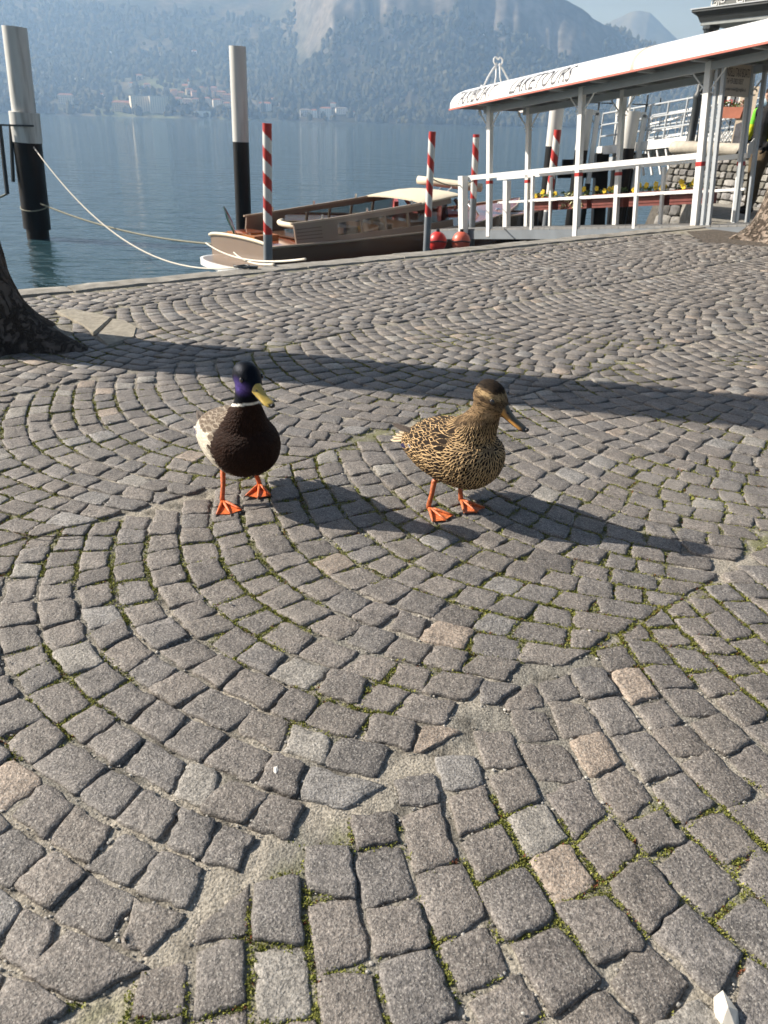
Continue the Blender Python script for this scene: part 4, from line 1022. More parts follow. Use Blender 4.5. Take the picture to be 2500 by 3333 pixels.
# ---- round fenders under the gangway
for px, cc, lab in ((945,(.55,.035,.03),'bright red round fender roped under the gangway end'), (996,(.60,.13,.08),'faded orange round fender under the gangway end')):
    mt = mat('fender_skin', cc, .4, var=.1, vscale=5); p = Vector(PD(px*K, 522*K, 12.9)); fo = empty('fender', p); tag(fo, lab, 'fender')
    MB().ball((0,0,0), .155, 20, sc3=(1,1,1.08)).build('ball', mt, fo, smooth=True)
    MB().tube([(0,0,.15),(0,0,.20)], .03, 8).build('eye', M['black'], fo)
    MB().tube([(.165*math.cos(a),.165*math.sin(a),.02+.01*math.sin(3*a)) for a in np.linspace(0,6.28,20)], .010, 6).build('lashing', M['black'], fo)
# ================================================================ ROPES
def rope(label, a, b, sag, r, mt, n=26, name='mooring_rope'):
    a, b = Vector(a), Vector(b); pts = [a.lerp(b, i/n)-Vector((0,0,sag*4*(i/n)*(1-i/n))) for i in range(n+1)]
    mb = MB(); mb.tube(pts, r, 7); o = mb.build(name, M[mt], None, smooth=True); return tag(o, label, 'rope')
BS = Vector(PD(470*K,531*K,11.9)); QR = Vector(P(592*K,579*K))+Vector((0,0,.03))
rope('white rope sagging from the collared pile to the boat stern', PL_white, Vector(PD(538*K,573*K,11.6)), .80, .013, 'rope')
rope('grey green rope from the collared pile to the boat stern', PL_grey, Vector(PD(478*K,528*K,13.8)), .16, .018, 'ropegrey')
rope('pale knotted rope from the boat platform along the quay edge', Vector(PD(445*K,525*K,13.0)), Vector(P(660*K,570*K))+Vector((0,0,.04)), .12, .011, 'rope')
rope('pale rope stretched from the boat stern over to the quay edge', Vector(PD(505*K,545*K,12.6)), QR, .06, .011, 'rope')
rope('dark rope hanging from the side pipe of the collared pile', pipe_end, pipe_end+Vector((-1.3,-.4,-.22)), .10, .022, 'ropegrey')
rope('thin rope between two striped posts', t2_+dr2*.62, t3_+dr3*.75, .10, .010, 'ropegrey')
for k, (pa, pb) in enumerate((((1262,243),(1310,268)), ((1385,262),(1420,275)))):
    rope(('thin cable running from the bracketed pile to the tall white pile','thin cable running from the thick pile towards the landing rail')[k], PY(pa[0]*K,pa[1]*K,18.0), PY(pb[0]*K,pb[1]*K,20.), .08, .012, 'ropegrey', name='cable')
mr = empty('mooring_ring', P(520*K,577*K)+np.array([.03,-.12,.014])); tag(mr, 'iron mooring ring lying on the quay edge', 'mooring ring')
MB().tube([(.06*math.cos(a),.06*math.sin(a)*.8,.012+.006*math.sin(2*a)) for a in np.linspace(0,6.28,20)], .009, 7).build('ring', M['iron'], mr, smooth=True); MB().box(.05,.13,-.02,.02,.0,.018).build('staple', M['iron'], mr)
# ================================================================ BOATS
M['hull'] = mat('brown_lacquer', (.115,.062,.040), .22, var=.06, vscale=2, coat=.5); M['taupe'] = mat('taupe_lacquer', (.22,.165,.125), .3, var=.05, vscale=2, coat=.3)
M['mahogany'] = mat('varnished_mahogany', (.24,.062,.024), .18, var=.25, vscale=5, coat=.8, stretch=(1,9,9)); M['teak'] = mat('teak_hatch', (.38,.15,.05), .35, var=.2, vscale=5, stretch=(1,8,8))
M['cream'] = mat('cream_canvas', (.68,.60,.45), .7, var=.06); M['hulldark'] = mat('black_hull', (.012,.011,.012), .2, coat=.5); M['seatred'] = mat('red_upholstery', (.38,.06,.05), .5)
M['tint'] = mat('tinted_glass', (.03,.032,.03), .05, coat=1.); M['wl'] = mat('boot_stripe', (.02,.02,.02), .4)
def glass(name, c=(.85,.88,.86), a=.35):
    m = bpy.data.materials.new(name); m.use_nodes = True; n = m.node_tree.nodes; l = m.node_tree.links
    b = n['Principled BSDF']; b.inputs['Base Color'].default_value = (.02,.022,.02,1); b.inputs['Roughness'].default_value = .03; b.inputs['Coat Weight'].default_value = 1
    t = n.new('ShaderNodeBsdfTransparent'); t.inputs[0].default_value = (*c,1); mx = n.new('ShaderNodeMixShader'); mx.inputs[0].default_value = a
    l.new(t.outputs[0], mx.inputs[1]); l.new(b.outputs[0], mx.inputs[2]); l.new(mx.outputs[0], n['Material Output'].inputs[0]); return m
M['glass'] = glass('window_glass')
def hull_parts(o, L, B, st, mh, mdk, free=1.0):
    """st: (x fraction, half beam fraction, sheer height); returns beam and deck functions"""
    xs = [q[0] for q in st]; bm_ = lambda x: np.interp(x/L, xs, [q[1] for q in st])*B/2; dz = lambda x: np.interp(x/L, xs, [q[2] for q in st])
    ts = np.linspace(0,1,26); rs = []; top = []
    for t in ts:
        x = L*t; b = max(float(bm_(x)), .012); d = float(dz(x)); kz = -.35*(1-max(0,t-.75)*3.2)
        rs.append([(x,b,d),(x,b*1.0,d*.62),(x,b*.93,.12),(x,b*.80,-.06),(x,b*.40,kz*.6),(x,0,kz),(x,-b*.40,kz*.6),(x,-b*.80,-.06),(x,-b*.93,.12),(x,-b,d*.62),(x,-b,d)])
        top.append((x,b,d))
    MB().rings(rs, closed=False).build('hull', mh, o, smooth=45)
    mb = MB(); mb.rings([[(x,-b+.01,d-.015),(x,-b*.5,d+.015),(x,0,d+.025),(x,b*.5,d+.015),(x,b-.01,d-.015),(x,b-.01,d-.06),(x,-b+.01,d-.06)] for x, b, d in top]); mb.build('deck', mdk, o, smooth=30)
    for s in (1,-1):
        MB().tube([(x, s*(b+.008), d+.008) for x, b, d in top], .022, 7).build('rubbing_strake', M['teakrail'], o, smooth=True)
    return bm_, dz
M['teakrail'] = mat('pale_rail', (.42,.33,.24), .35)
zd = ZW+.60
ta, tb_, tc_ = P(723,764,zd), P(845,808,zd), P(1416,721,zd+.16)
hd_ = math.atan2(tc_[1]-tb_[1], tc_[0]-tb_[0]); hd_ -= R(1.5)
mid_ = (ta+tb_)/2; BM = float(np.linalg.norm(ta-tb_))*1.06
TB = empty('taxi_boat', (mid_[0], mid_[1], ZW), hd_); tag(TB, 'long brown wooden taxi boat with open cabin and cream roof section', 'boat')
L = 7.6
bm_, dz = hull_parts(TB, L, BM*1.18, [(0,.86,.60),(.2,.95,.60),(.45,1.,.63),(.65,.96,.70),(.82,.70,.80),(.93,.35,.90),(1.,.01,.98)], M['hull'], M['mahogany'])
b0 = float(bm_(0))
MB().tube([(-.015, b0*math.sin(a), .60+.07*math.cos(a)) for a in np.linspace(-1.5,1.5,15)], .030, 8).build('transom_rim', M['cream'], TB, smooth=True)
MB().rings([[(-.01, y_, .1), (-.01, y_, .60+.065*math.cos(y_/b0*1.5))] for y_ in np.linspace(-b0*.97,b0*.97,11)], caps=False, closed=False).build('transom', M['taupe'], TB)
pl = [(0,-b0*.94)]+[(-.52*math.cos(a)**.6 if math.cos(a) > 0 else 0, b0*.95*math.sin(a)) for a in np.linspace(-1.45,1.45,15)]+[(0,b0*.94)]
mb = MB(); mb.prism(pl[::-1], .17, .27); SP = mb.build('swim_platform', M['white'], TB); mb = MB(); mb.prism([(x*.88-.03,y*.9) for x, y in pl][::-1], .271, .277); mb.build('platform_mat', M['taupe'], SP)
# stern deck furniture
MB().box(.10,.60,-.30,.55,.61,.70).build('hatch', M['teak'], TB); MB().box(.16,.50,-.1,.40,.702,.73).build('hatch_lid', M['mahogany'], TB)
for yv in (-.5,.5): MB().tube([(.22,yv-.08,.66),(.22,yv+.08,.66)], .018, 6).tube([(.22,yv,.60),(.22,yv,.66)], .014, 6).build('cleat', M['chrome'], TB)
MB().tube([(.08,.25,.6),(-.12,.25,1.15)], .014, 6).build('flag_staff', M['chrome'], TB)
FL = empty('flag', (0,0,0)); FL.matrix_world = Matrix.Translation((mid_[0],mid_[1],ZW)) @ Matrix.Rotation(hd_,4,'Z'); tag(FL, 'small green white and red flag hanging at the taxi boat stern', 'flag')
for k, cc in enumerate(((.02,.16,.05),(.7,.7,.68),(.45,.03,.03))):
    rs = []
    for i in range(9):
        t = i/8; z = 1.13-.52*t; off = .035*k+.02
        rs.append([(-.115+.19*t*.9-.0+off*.9*(.4+t*.6)-.02, .25+.03*math.sin(5*t+k), z), (-.115+.19*t*.9+(off+.036)*.9*(.4+t*.6)-.02, .25+.03*math.sin(5*t+k+1), z-.012)])
    MB().rings(rs, caps=False, closed=False).build('stripe', mat('flag_cloth', cc, .8), FL)
# cabin: two long side walls with windows, open above, roofed at the front
C0, C1 = .62, 4.45
def wall_h(x): return .30+.20*(x-C0)/(C1-C0)
for s in (1,-1):
    yb = lambda x: s*(float(bm_(x))-.17); n = 16; xs_ = np.linspace(C0, C1, n+1)
    win = [C0+.95+i*.575 for i in range(6)]
    def strip(f0, f1, xa, xb, nm, mt, inset=0., par=TB):
        rs = []
        for x in np.linspace(xa, xb, max(2,int((xb-xa)/.3)+2)):
            h = wall_h(x); d = float(dz(x)); y_ = yb(x)
            p0 = (x, y_-s*(.03+.22*h*f0+inset), d+h*f0); p1 = (x, y_-s*(.03+.22*h*f1+inset), d+h*f1)
            rs.append([p0, p1, (p1[0],p1[1]-s*.035,p1[2]), (p0[0],p0[1]-s*.035,p0[2])])
        return MB().rings(rs).build(nm, mt, par)
    strip(-.05,.22,C0,C1,'cabin_side',M['taupe']); strip(.80,1.0,C0,C1,'cabin_side',M['taupe']); strip(.221,.799,C0,C0+.85,'cabin_side',M['taupe'])
    strip(1.001,1.09,C0-.05,C1+.05,'top_rail',M['teakrail'],-.008)
    for i in range(4): strip(.20+.17*i,.24+.17*i,C0+.03,C0+.55,'louvre',M['hull'],-.012)
    for i in range(5):
        xa = win[i]-.10; strip(.221,.799,xa,xa+.045,'window_post',M['taupe']); strip(.221,.799,xa+.05,xa+.57,'window',M['glass'],.012)
    for xl in (C0+.6, C0+1.6, C0+2.7):
        h = wall_h(xl); MB().tube([(xl, yb(xl)-s*.12, float(dz(xl))+h*1.09), (xl, yb(xl)-s*.12, float(dz(xl))+h*1.09+.07)], .022, 8).build('deck_light', M['chrome'], TB)
MB().box(C0+.15,C1-.2,-.55,.55,.64,.66).build('cabin_floor', M['hull'], TB)
mb = MB(); mb.tube([(C0+.75-.35*math.cos(a), .55*math.sin(a), .80) for a in np.linspace(-1.35,1.35,13)], .05, 8); mb.build('rear_seat', M['cream'], TB, smooth=True)
for k in range(3): MB().box(C0+1.2+.85*k,C0+1.55+.85*k,-.6,.6,.66,.76).build('bench', M['hull'], TB)
rs = []
for x in np.linspace(C1-.85, C1+.25, 8):
    b = float(bm_(x))-.27; h = float(dz(x))+wall_h(min(x,C1))*1.06; q = .075*math.sin(min(1,(x-(C1-.85))/.5+.55)*1.57)*(1 if x < C1 else .8)
    rs.append([(x, b*math.sin(a)*1.0, h+q*math.cos(a)) for a in np.linspace(-1.5,1.5,13)]+[(x, b*math.sin(a), h+q*math.cos(a)-.03) for a in np.linspace(1.5,-1.5,13)])
MB().rings(rs).build('roof', M['cream'], TB, smooth=40)
for s in (1,-1):
    d = float(dz(C1)); b = float(bm_(C1))-.2
    MB().bar((C1+.55,s*b*.85,d+.03),(C1+.12,s*b*.88,d+.47),.05).build('screen_post', M['hull'], TB)
MB().add([(C1+.55,-b*.85,d+.04),(C1+.55,b*.85,d+.04),(C1+.12,b*.88,d+.46),(C1+.12,-b*.88,d+.46)],[(0,1,2,3)]).build('windscreen', M['glass'], TB)
# ---- second boat
s2, bw2 = P(1440,712,ZW+.62), P(1752,700,ZW+.74)
h2 = math.atan2(bw2[1]-s2[1], bw2[0]-s2[0]); L2 = 5.8
o_ = bw2-np.array([math.cos(h2),math.sin(h2),0])*L2
SB = empty('motorboat', (o_[0], o_[1], ZW), h2); tag(SB, 'black hulled mahogany motorboat with red seats and rolled cream sunshade', 'boat')
bm2, dz2 = hull_parts(SB, L2, 1.9, [(0,.85,.58),(.3,1.,.58),(.6,.95,.63),(.8,.68,.70),(.92,.35,.76),(1.,.01,.82)], M['hulldark'], M['mahogany'])
MB().box(2.6,4.5,-.62,.62,.60,.64).build('cockpit_floor', M['seatred'], SB)
for x in (2.7,3.7): 
    MB().box(x,x+.42,-.60,.60,.61,.78).build('seat', M['seatred'], SB); MB().box(x-.09,x,-.60,.60,.61,1.0).build('seat_back', M['seatred'], SB)
for s in (1,-1):
    MB().tube([(4.5,s*.58,.66),(4.2,s*.52,1.05)], .02, 6).build('screen_post', M['chrome'], SB)
    MB().tube([(3.0,s*.66,.6),(3.8,s*.60,1.30)], .016, 6).build('sunshade_arm', M['chrome'], SB)
MB().add([(4.52,-.58,.67),(4.52,.58,.67),(4.22,.52,1.04),(4.22,-.52,1.04)],[(0,1,2,3)]).build('windscreen', M['glass'], SB)
MB().tube([(3.8+q*math.cos(h2+.5), -q*math.sin(h2+.5), 1.33-.05*q) for q in (-.75,-.3,.3,.75)], .085, 10).build('rolled_sunshade', M['cream'], SB, smooth=True)
MB().tube([(4.05+.10*math.cos(a), .25+.16*math.sin(a), .88+.12*math.cos(a)) for a in np.linspace(0,6.28,16)], .014, 6).build('steering_wheel', M['mahogany'], SB)
MB().ball((4.9,0,.82),.06,8).build('searchlight', M['chrome'], SB)
# ================================================================ BASTION AND TERRACE
YB = 15.0
c_lo, c_hi = PY(1405*K,478*K,YB), PY(1452*K,312*K,YB+.15)
ztop = float(c_hi[2]); WD = np.array([.6,-.8]); WNn = np.array([-.8,-.6])        # along the face; outwards to the quay
tp = np.array([c_hi[0]+.05, YB+.15])
apron = [tuple((QA+QD*s)[:2]) for s in (float((np.array([4.25,10.9])-QA) @ QD), float((np.array([14,18.7])-QA) @ QD))]
ap = MB(); ap.prism([apron[0], apron[1], (14,26), (5.6,15.6), (4.98,14.2), (4.75,12.4)], ZW-.8, .002); tag(ap.build('quay_apron', M['granite']), 'worn stone quay surface below the bastion', kind='structure')
bw = empty('bastion_wall', (tp[0],tp[1],0)); tag(bw, 'battered rubble stone bastion with a rounded coping beside the gangway', 'wall')
BAT = .20                                                # batter, metres out per metre down
M['stonewall'] = mat('limestone_block', attr='Col', rough=.85, var=.25, vscale=16, bump=.012, bscale=30)
def wall_pt(u, z, out=0.):                               # u along the face, z height
    o = (ztop-.12-z)*BAT+out; cu = u-((ztop-.12-z)*BAT*.85 if u < .01 else 0)
    p = tp+WD*cu+WNn*o; return (p[0]-tp[0], p[1]-tp[1], z)
WLN = 4.4; rs = []
back = np.array([.8,.6])
core = MB()
zs = [ztop-.12, ZW-.6]
core.add([wall_pt(0,zs[0],-.05), wall_pt(WLN,zs[0],-.05), wall_pt(WLN,zs[1],-.05), wall_pt(0,zs[1],-.05)], [(3,2,1,0)])
p0, p1 = wall_pt(0,zs[0],-.05), wall_pt(0,zs[1],-.05); bk = lambda p: (p[0]+back[0]*6, p[1]+back[1]*6, p[2])
core.add([p0, p1, bk(p1), bk(p0)], [(0,1,2,3)])
core.build('mortar_core', mat('wall_mortar',(.12,.11,.095),.95,var=.3,vscale=20), bw)
z = ztop-.14; ri = 0; nst = 0
while z > ZW+.05:
    hgt = random.uniform(.085,.13) if z > .1 else random.uniform(.13,.2); u = random.uniform(-.02,.0)
    while u < (2.9 if z > -.4 else 1.2):
        w_ = random.uniform(.10,.22) if z > .1 else random.uniform(.2,.38)
        g = .007; prot = random.uniform(-.008,.022); n_ = 3
        vs = []; fs = []
        def fp(a, b_, o): 
            uu = u+g+(w_-2*g)*a; zz = z-g-(hgt-2*g)*b_; return wall_pt(uu, zz, o) if uu > .012 else wall_pt(.012, zz, o)
        j4 = [(jit(.06), jit(.08)) for _ in range(8)]
        ot = [(0,.12),(.12,0),(.5,-.03),(.88,0),(1,.12),(1.0,.5),(1,.88),(.88,1),(.5,1.03),(.12,1),(0,.88),(0,.5)]
        ot = [(a+jit(.05), b_+jit(.06)) for a, b_ in ot]
        r0 = [fp(a,b_,-.05) for a, b_ in ot]; r1 = [fp(a,b_,prot*.4) for a, b_ in ot]; r2 = [fp(.5+(a-.5)*.72,.5+(b_-.5)*.72,prot+.016+jit(.006)) for a, b_ in ot]
        mb = MB(); lum = random.uniform(.15,.34) if z > .05 else (random.uniform(.08,.17) if z > -.25 else random.uniform(.16,.28)); wm = random.uniform(.82,.97)
        if random.random() < .2: lum *= .55
        mb.ccol = (lum, lum*(.93+.04*wm), lum*wm); mb.rings([r0[::-1], r1[::-1], r2[::-1]]); mb.build('stone', M['stonewall'], bw, smooth=40); nst += 1; u += w_
    z -= hgt
print('wall stones', nst)
# coping roll
pts = [(back[0]*3, back[1]*3, ztop-.045)]+[(back[0]*.10*k, back[1]*.10*k, ztop-.045) for k in (4,2,1)]+[(WD[0]*t+WNn[0]*.03, WD[1]*t+WNn[1]*.03, ztop-.045) for t in np.linspace(.02,WLN,24)]
MB().tube(pts, .105, 14).build('coping', mat('coping_stone',(.42,.385,.32),.85,var=.2,vscale=8,bump=.008,bscale=40), bw, smooth=True)
te = MB(); a0, a1 = tp, tp+WD*WLN; te.prism([tuple(a0), tuple(a1), tuple(a1+back*6), tuple(a0+back*6)], ztop-.20, ztop-.03); tag(te.build('terrace_floor', M['granite']), 'raised terrace floor behind the bastion coping', kind='structure')
def T(u, v, z=0.): p = tp+WD*u+back*v; return Vector((p[0], p[1], ztop-.03+z))       # point on the terrace
# which u on the terrace a photo column falls on, at depth v behind the face
def u_at(px, v, py=300):
    r = ray(px*K, py*K); r2 = r[:2]; a = np.array([[WD[0], -r2[0]],[WD[1], -r2[1]]]); rhs = -(tp+back*v); return float(np.linalg.solve(a, rhs)[0])
# ---- iron column and pavilion roof
uc = u_at(1492,.7); cb = T(uc,.7); ct = Vector(PY(1535*K,56*K,cb.y)); Hc = ct.z-cb.z
cl_ = empty('iron_column', cb); tag(cl_, 'slender dark iron column with a leafy capital on the terrace', 'column')
MB().lathe([(.10,0),(.10,.06),(.075,.10),(.075,.75),(.09,.78),(.09,.83),(.062,.88),(.052,Hc-.30)], 16).build('shaft', M['iron'], cl_, smooth=40)
MB().lathe([(.055,Hc-.30),(.07,Hc-.28),(.06,Hc-.25),(.085,Hc-.16),(.12,Hc-.06),(.14,Hc-.05),(.14,Hc)], 12).build('capital', M['iron'], cl_)
pvn = empty('pavilion_roof', (cb.x,cb.y,cb.z+Hc)); tag(pvn, 'dark iron pavilion roof edge with white scroll ornaments above the shelter', 'roof'); pvn.rotation_euler = (0,0,math.atan2(WD[1],WD[0])-.12)
MB().box(-.13,5,-.13,3.5,0.005,.05).build('soffit', mat('grey_boards',(.22,.24,.24),.7,var=.1), pvn)
MB().rings([[(-.14,-.14,.05),(-.17,-.19,.14),(-.25,-.27,.20),(-.25,-.27,.235),(-.04,-.04,.25)],[(5,-.14,.05),(5,-.19,.14),(5,-.27,.20),(5,-.27,.235),(5,-.04,.25)]], closed=True).build('cornice', M['iron'], pvn)
MB().rings([[(-.27,-.29,.236),(-.27,-.29,.25),(-.04,-.04,.262)],[(5,-.29,.236),(5,-.29,.25),(5,-.04,.262)]]).build('gutter_lip', M['greylight'], pvn)
MB().box(-.03,5,-.03,3.0,.262,.46).build('frieze', mat('frieze_grey',(.10,.105,.10),.6), pvn); MB().box(-.16,5,-.16,3.2,.462,.54).build('upper_cornice', M['iron'], pvn)
for k in range(6):                                        # fret ornaments
    x = .08+.52*k; mb = MB()
    for q in (-1,1):
        f_ = lambda a, b_: (x+q*a, -.037, .36+q*b_)
        for (a, b_), (c_2, d_2) in (((.02,-.07),(.02,.06)),((.02,.06),(.13,.06)),((.13,.06),(.13,-.03)),((.13,-.03),(.06,-.03)),((.06,-.03),(.06,.02))): mb.bar(f_(a,b_), f_(c_2,d_2), .016, .012)
    mb.build('scroll_ornament', M['white'], pvn)
MB().bar((1.9,1.6,-.02),(1.9,1.6,-2.0),.11).build('rear_column', M['iron'], pvn); MB().lathe([(.08,-.25),(.15,-.02),(.15,.0)],10,(1.9,1.6,0)).build('capital', M['iron'], pvn)
# ---- lattice railing
lf = empty('lattice_railing', T(0,.45)); tag(lf, 'dark iron diamond lattice railing along the terrace', 'railing'); off = T(0,.45)
u0, u1 = u_at(1507,.45), u_at(1700,.45); HF = .62
for z_ in (.06, HF): MB().bar(T(u0,.45,z_)-off, T(u1,.45,z_)-off, .04, .03).build('rail', M['iron'], lf)
np_ = max(2,int((u1-u0)/.9)); 
for k in range(np_+1):
    u_ = u0+(u1-u0)*k/np_; MB().bar(T(u_,.45,0)-off, T(u_,.45,HF+.04)-off, .045).build('post', M['iron'], lf)
M['lat'] = mat('lattice_metal',(.30,.33,.36),.3,metal=.6)
for k in range(np_):
    ua, ub = u0+(u1-u0)*k/np_, u0+(u1-u0)*(k+1)/np_; mb = MB(); step = .105; w_ = ub-ua; hh_ = HF-.08
    for s in (1,-1):
        q = -hh_
        while q < w_:
            a0_, b0_ = max(q,0), min(q+hh_, w_); za, zb_ = a0_-q, b0_-q
            if s < 0: za, zb_ = hh_-za, hh_-zb_
            mb.bar(T(ua+a0_,.45+.006*s,.07+za)-off, T(ua+b0_,.45+.006*s,.07+zb_)-off, .012, .010); q += step
    mb.build('lattice_panel', M['lat'], lf)
# planter, glazed screen, poster board
pu = u_at(1575,.40); po = empty('planter', T(pu,.34,HF-.16)); tag(po, 'terracotta planter of red flowers hung on the lattice railing', 'planter'); po.rotation_euler = (0,0,math.atan2(WD[1],WD[0]))
MB().rings([[(-.20,-.07,0),(.20,-.07,0),(.20,.07,0),(-.20,.07,0)],[(-.24,-.09,.17),(.24,-.09,.17),(.24,.09,.17),(-.24,.09,.17)]]).build('trough', mat('terracotta',(.36,.13,.08),.8,var=.15), po)
mb = MB(); leafy(mb,(0,0,.15),120,.22,.08,.10,.04,rnd); mb.build('foliage', M['leaf'], po); mb = MB(); leafy(mb,(0,0,.18),50,.22,.09,.10,.03,rnd); mb.build('blossom', M['red'], po)
ga, gb = u_at(1528,1.1), u_at(1592,1.1); gz = float(PY(1585*K,226*K,T((ga+gb)/2,1.1).y)[2])-float(T(0,0).z); gt = float(PY(1585*K,158*K,T((ga+gb)/2,1.1).y)[2])-float(T(0,0).z)
gs = empty('glazed_screen', T(ga,1.1)); tag(gs, 'white frosted glass screen with thin dark glazing bars on the terrace', 'screen'); off = T(ga,1.1); wg = gb-ga
for i in range(3):
    for j in range(2):
        a0_, a1_ = wg*i/3+.012, wg*(i+1)/3-.012; z0_, z1_ = gz+(gt-gz)*j/2+.012, gz+(gt-gz)*(j+1)/2-.012
        p = [T(ga+a0_,1.1,z0_)-off, T(ga+a1_,1.1,z0_)-off, T(ga+a1_,1.1,z1_)-off, T(ga+a0_,1.1,z1_)-off]; q = [v+Vector((0,.012,0)) for v in p]
        MB().add(p+q,[(0,1,2,3),(7,6,5,4),(0,4,5,1),(1,5,6,2),(2,6,7,3),(3,7,4,0)]).build('pane', mat('frosted_pane',(.85,.83,.76),.25), gs)
for i in range(4): MB().bar(T(ga+wg*i/3,1.1,0)-off, T(ga+wg*i/3,1.1,gt)-off, .05 if i == 1 else .02).build('glazing_bar', M['iron'], gs)
for j in range(3): MB().bar(T(ga,1.1,gz+(gt-gz)*j/2)-off, T(gb,1.1,gz+(gt-gz)*j/2)-off, .018).build('glazing_bar', M['iron'], gs)
ba, bb = u_at(1581,.30), u_at(1617,.30); yb_ = T(ba,.3).y; zt_ = float(PY(1600*K,187*K,yb_)[2])-float(T(0,0).z); off = T(ba,.3)
nb_ = empty('poster_board', T(ba,.3)); tag(nb_, 'beige poster board with a dark picture leaning on the terrace railing', 'board')
p = [T(ba,.3,.03)-off, T(bb,.3,.03)-off, T(bb,.3,zt_)-off, T(ba,.3,zt_)-off]; q = [v+Vector((.01,.03,0)) for v in p]
MB().add(p+q,[(0,1,2,3),(7,6,5,4),(0,4,5,1),(1,5,6,2),(2,6,7,3),(3,7,4,0)]).build('board', mat('beige_panel',(.40,.33,.25),.7,var=.05), nb_)
p = [T(ba+.02,.296,.08)-off, T(ba+(bb-ba)*.72,.296,.08)-off, T(ba+(bb-ba)*.72,.296,zt_*.48)-off, T(ba+.02,.296,zt_*.40)-off]
MB().add(p,[(0,1,2,3)]).build('picture', mat('dark_print',(.05,.05,.06),.5,var=.8,vscale=8), nb_)
# ---- ferry landing bridge behind
lb = empty('landing_bridge', (0,0,0)); tag(lb, 'white railed ferry landing bridge reaching out behind the bastion', 'bridge')
A_ = Vector(PY(1293*K,326*K,18.5)); B_ = Vector(PY(1470*K,306*K,16.2)); dv = (B_-A_); dn_ = dv.normalized(); sd_ = Vector((0,0,1)).cross(dn_).normalized()
if sd_.y < 0: sd_ = -sd_
for s in (0, 1.3):
    o_ = sd_*s
    MB().bar(A_+o_, B_+dn_*1.5+o_, .10, .16).build('deck_beam', M['white'], lb)
    for z_ in (.28,.50,.72): MB().tube([A_+o_+Vector((0,0,z_)), B_+dn_*1.5+o_+Vector((0,0,z_))], .018, 6).build('rail', M['greylight'], lb)
    for k in range(6): p = A_+(dv)*(k/5)+o_; MB().tube([p+Vector((0,0,.05)), p+Vector((0,0,.74))], .02, 6).build('rail_post', M['greylight'], lb)
MB().bar(A_+sd_*.65+Vector((0,0,.04)), B_+dn_*1.5+sd_*.65+Vector((0,0,.04)), 1.25, .04).build('deck', M['deck'], lb)
MB().bar(A_+sd_*.65+Vector((0,0,-.17)), A_+dv*.6+sd_*.65+Vector((0,0,-.17)), .7, .10).build('truss_chord', M['greylight'], lb)
for k in range(5):
    p = A_+dv*(.45+.1*k); MB().bar(p+Vector((0,-.02,-.1)), p+dv*.09+Vector((0,-.02,-.55)), .035).build('truss_brace', M['white'], lb)
up_ = empty('stage_railing', (0,0,0)); tag(up_, 'bright railings of the boarding stage behind the iron column', 'railing')
a_, b_ = Vector(PY(1405*K,268*K,17.5)), Vector(PY(1500*K,246*K,16.0))
for z_ in (-.3,-.16,0,.10): MB().bar(a_+Vector((0,0,z_)), b_+Vector((0,0,z_)), .03).build('rail', M['white'], up_)
for k in range(9):
    p = a_.lerp(b_,k/8); MB().bar(p+Vector((0,0,.1)), p+(b_-a_)*(.06*(1 if k%2 else -1))+Vector((0,0,-.8)), .018).build('strut', M['greylight'], up_)
st_ = empty('timber_landing', (0,0,0)); tag(st_, 'black timber frame standing in the water under the landing bridge', 'landing')
for (xa, ya), (xb, yb2) in (((1205,377),(1292,376)), ((1215,352),(1260,352))): MB().bar(PY(xa*K,ya*K,18.3), PY(xb*K,yb2*K,18.3), .14).build('beam', M['pileblack'], st_)
for px in (1300,1362): p, q = Vector(PY(px*K,330*K,18.4)), Vector(PY((px-8)*K,470*K,18.4)); MB().bar(p, q+(q-p)*.5, .26).build('leg', M['pileblack'], st_)
# ================================================================ PEOPLE
def person(name, label, foot, face, limbs, colours, par=None, vox=.011):
    """limbs: list of (joint points, radii) in local space, grown into one body; colours: f(local co array)->rgb"""
    o = empty(name, foot, face); tag(o, label, 'person'); mb = MB()
    for pts, rad in limbs: mb.tube(pts, rad, 12)
    me = remesh(mb, vox, 6); co = verts(me); setcol(me, colours(co)); me.materials.append(M['cloth']); me.polygons.foreach_set('use_smooth', [True]*len(me.polygons))
    link('body', me, o); return o
M['cloth'] = mat('clothing', attr='Col', rough=.85, spec=.2, var=.18, vscale=22, bump=.006, bscale=26)
def ball_l(c, r, n=5): return ([(c[0],c[1],c[2]+r*math.sin(a)) for a in np.linspace(-1.5,1.5,7)], [max(r*math.cos(a),.004) for a in np.linspace(-1.5,1.5,7)])
def seated(arm_l, arm_r):
    lm = [(([(p[0],p[1],p[2]-.45) for p in pts]), rad) for pts, rad in figure(arm_l, arm_r) if max(Vector(p).z for p in pts) > .97 or min(Vector(p).z for p in pts) > .9]
    for s in (1,-1):
        lm.append(([(0,s*.09,.50),(.25,s*.10,.52),(.44,s*.10,.50),(.47,s*.10,.28),(.46,s*.10,.08)],[.11,.095,.075,.062,.048])); lm.append(([(.42,s*.10,.045),(.52,s*.105,.05),(.64,s*.105,.03)],[.044,.046,.025]))
    return lm
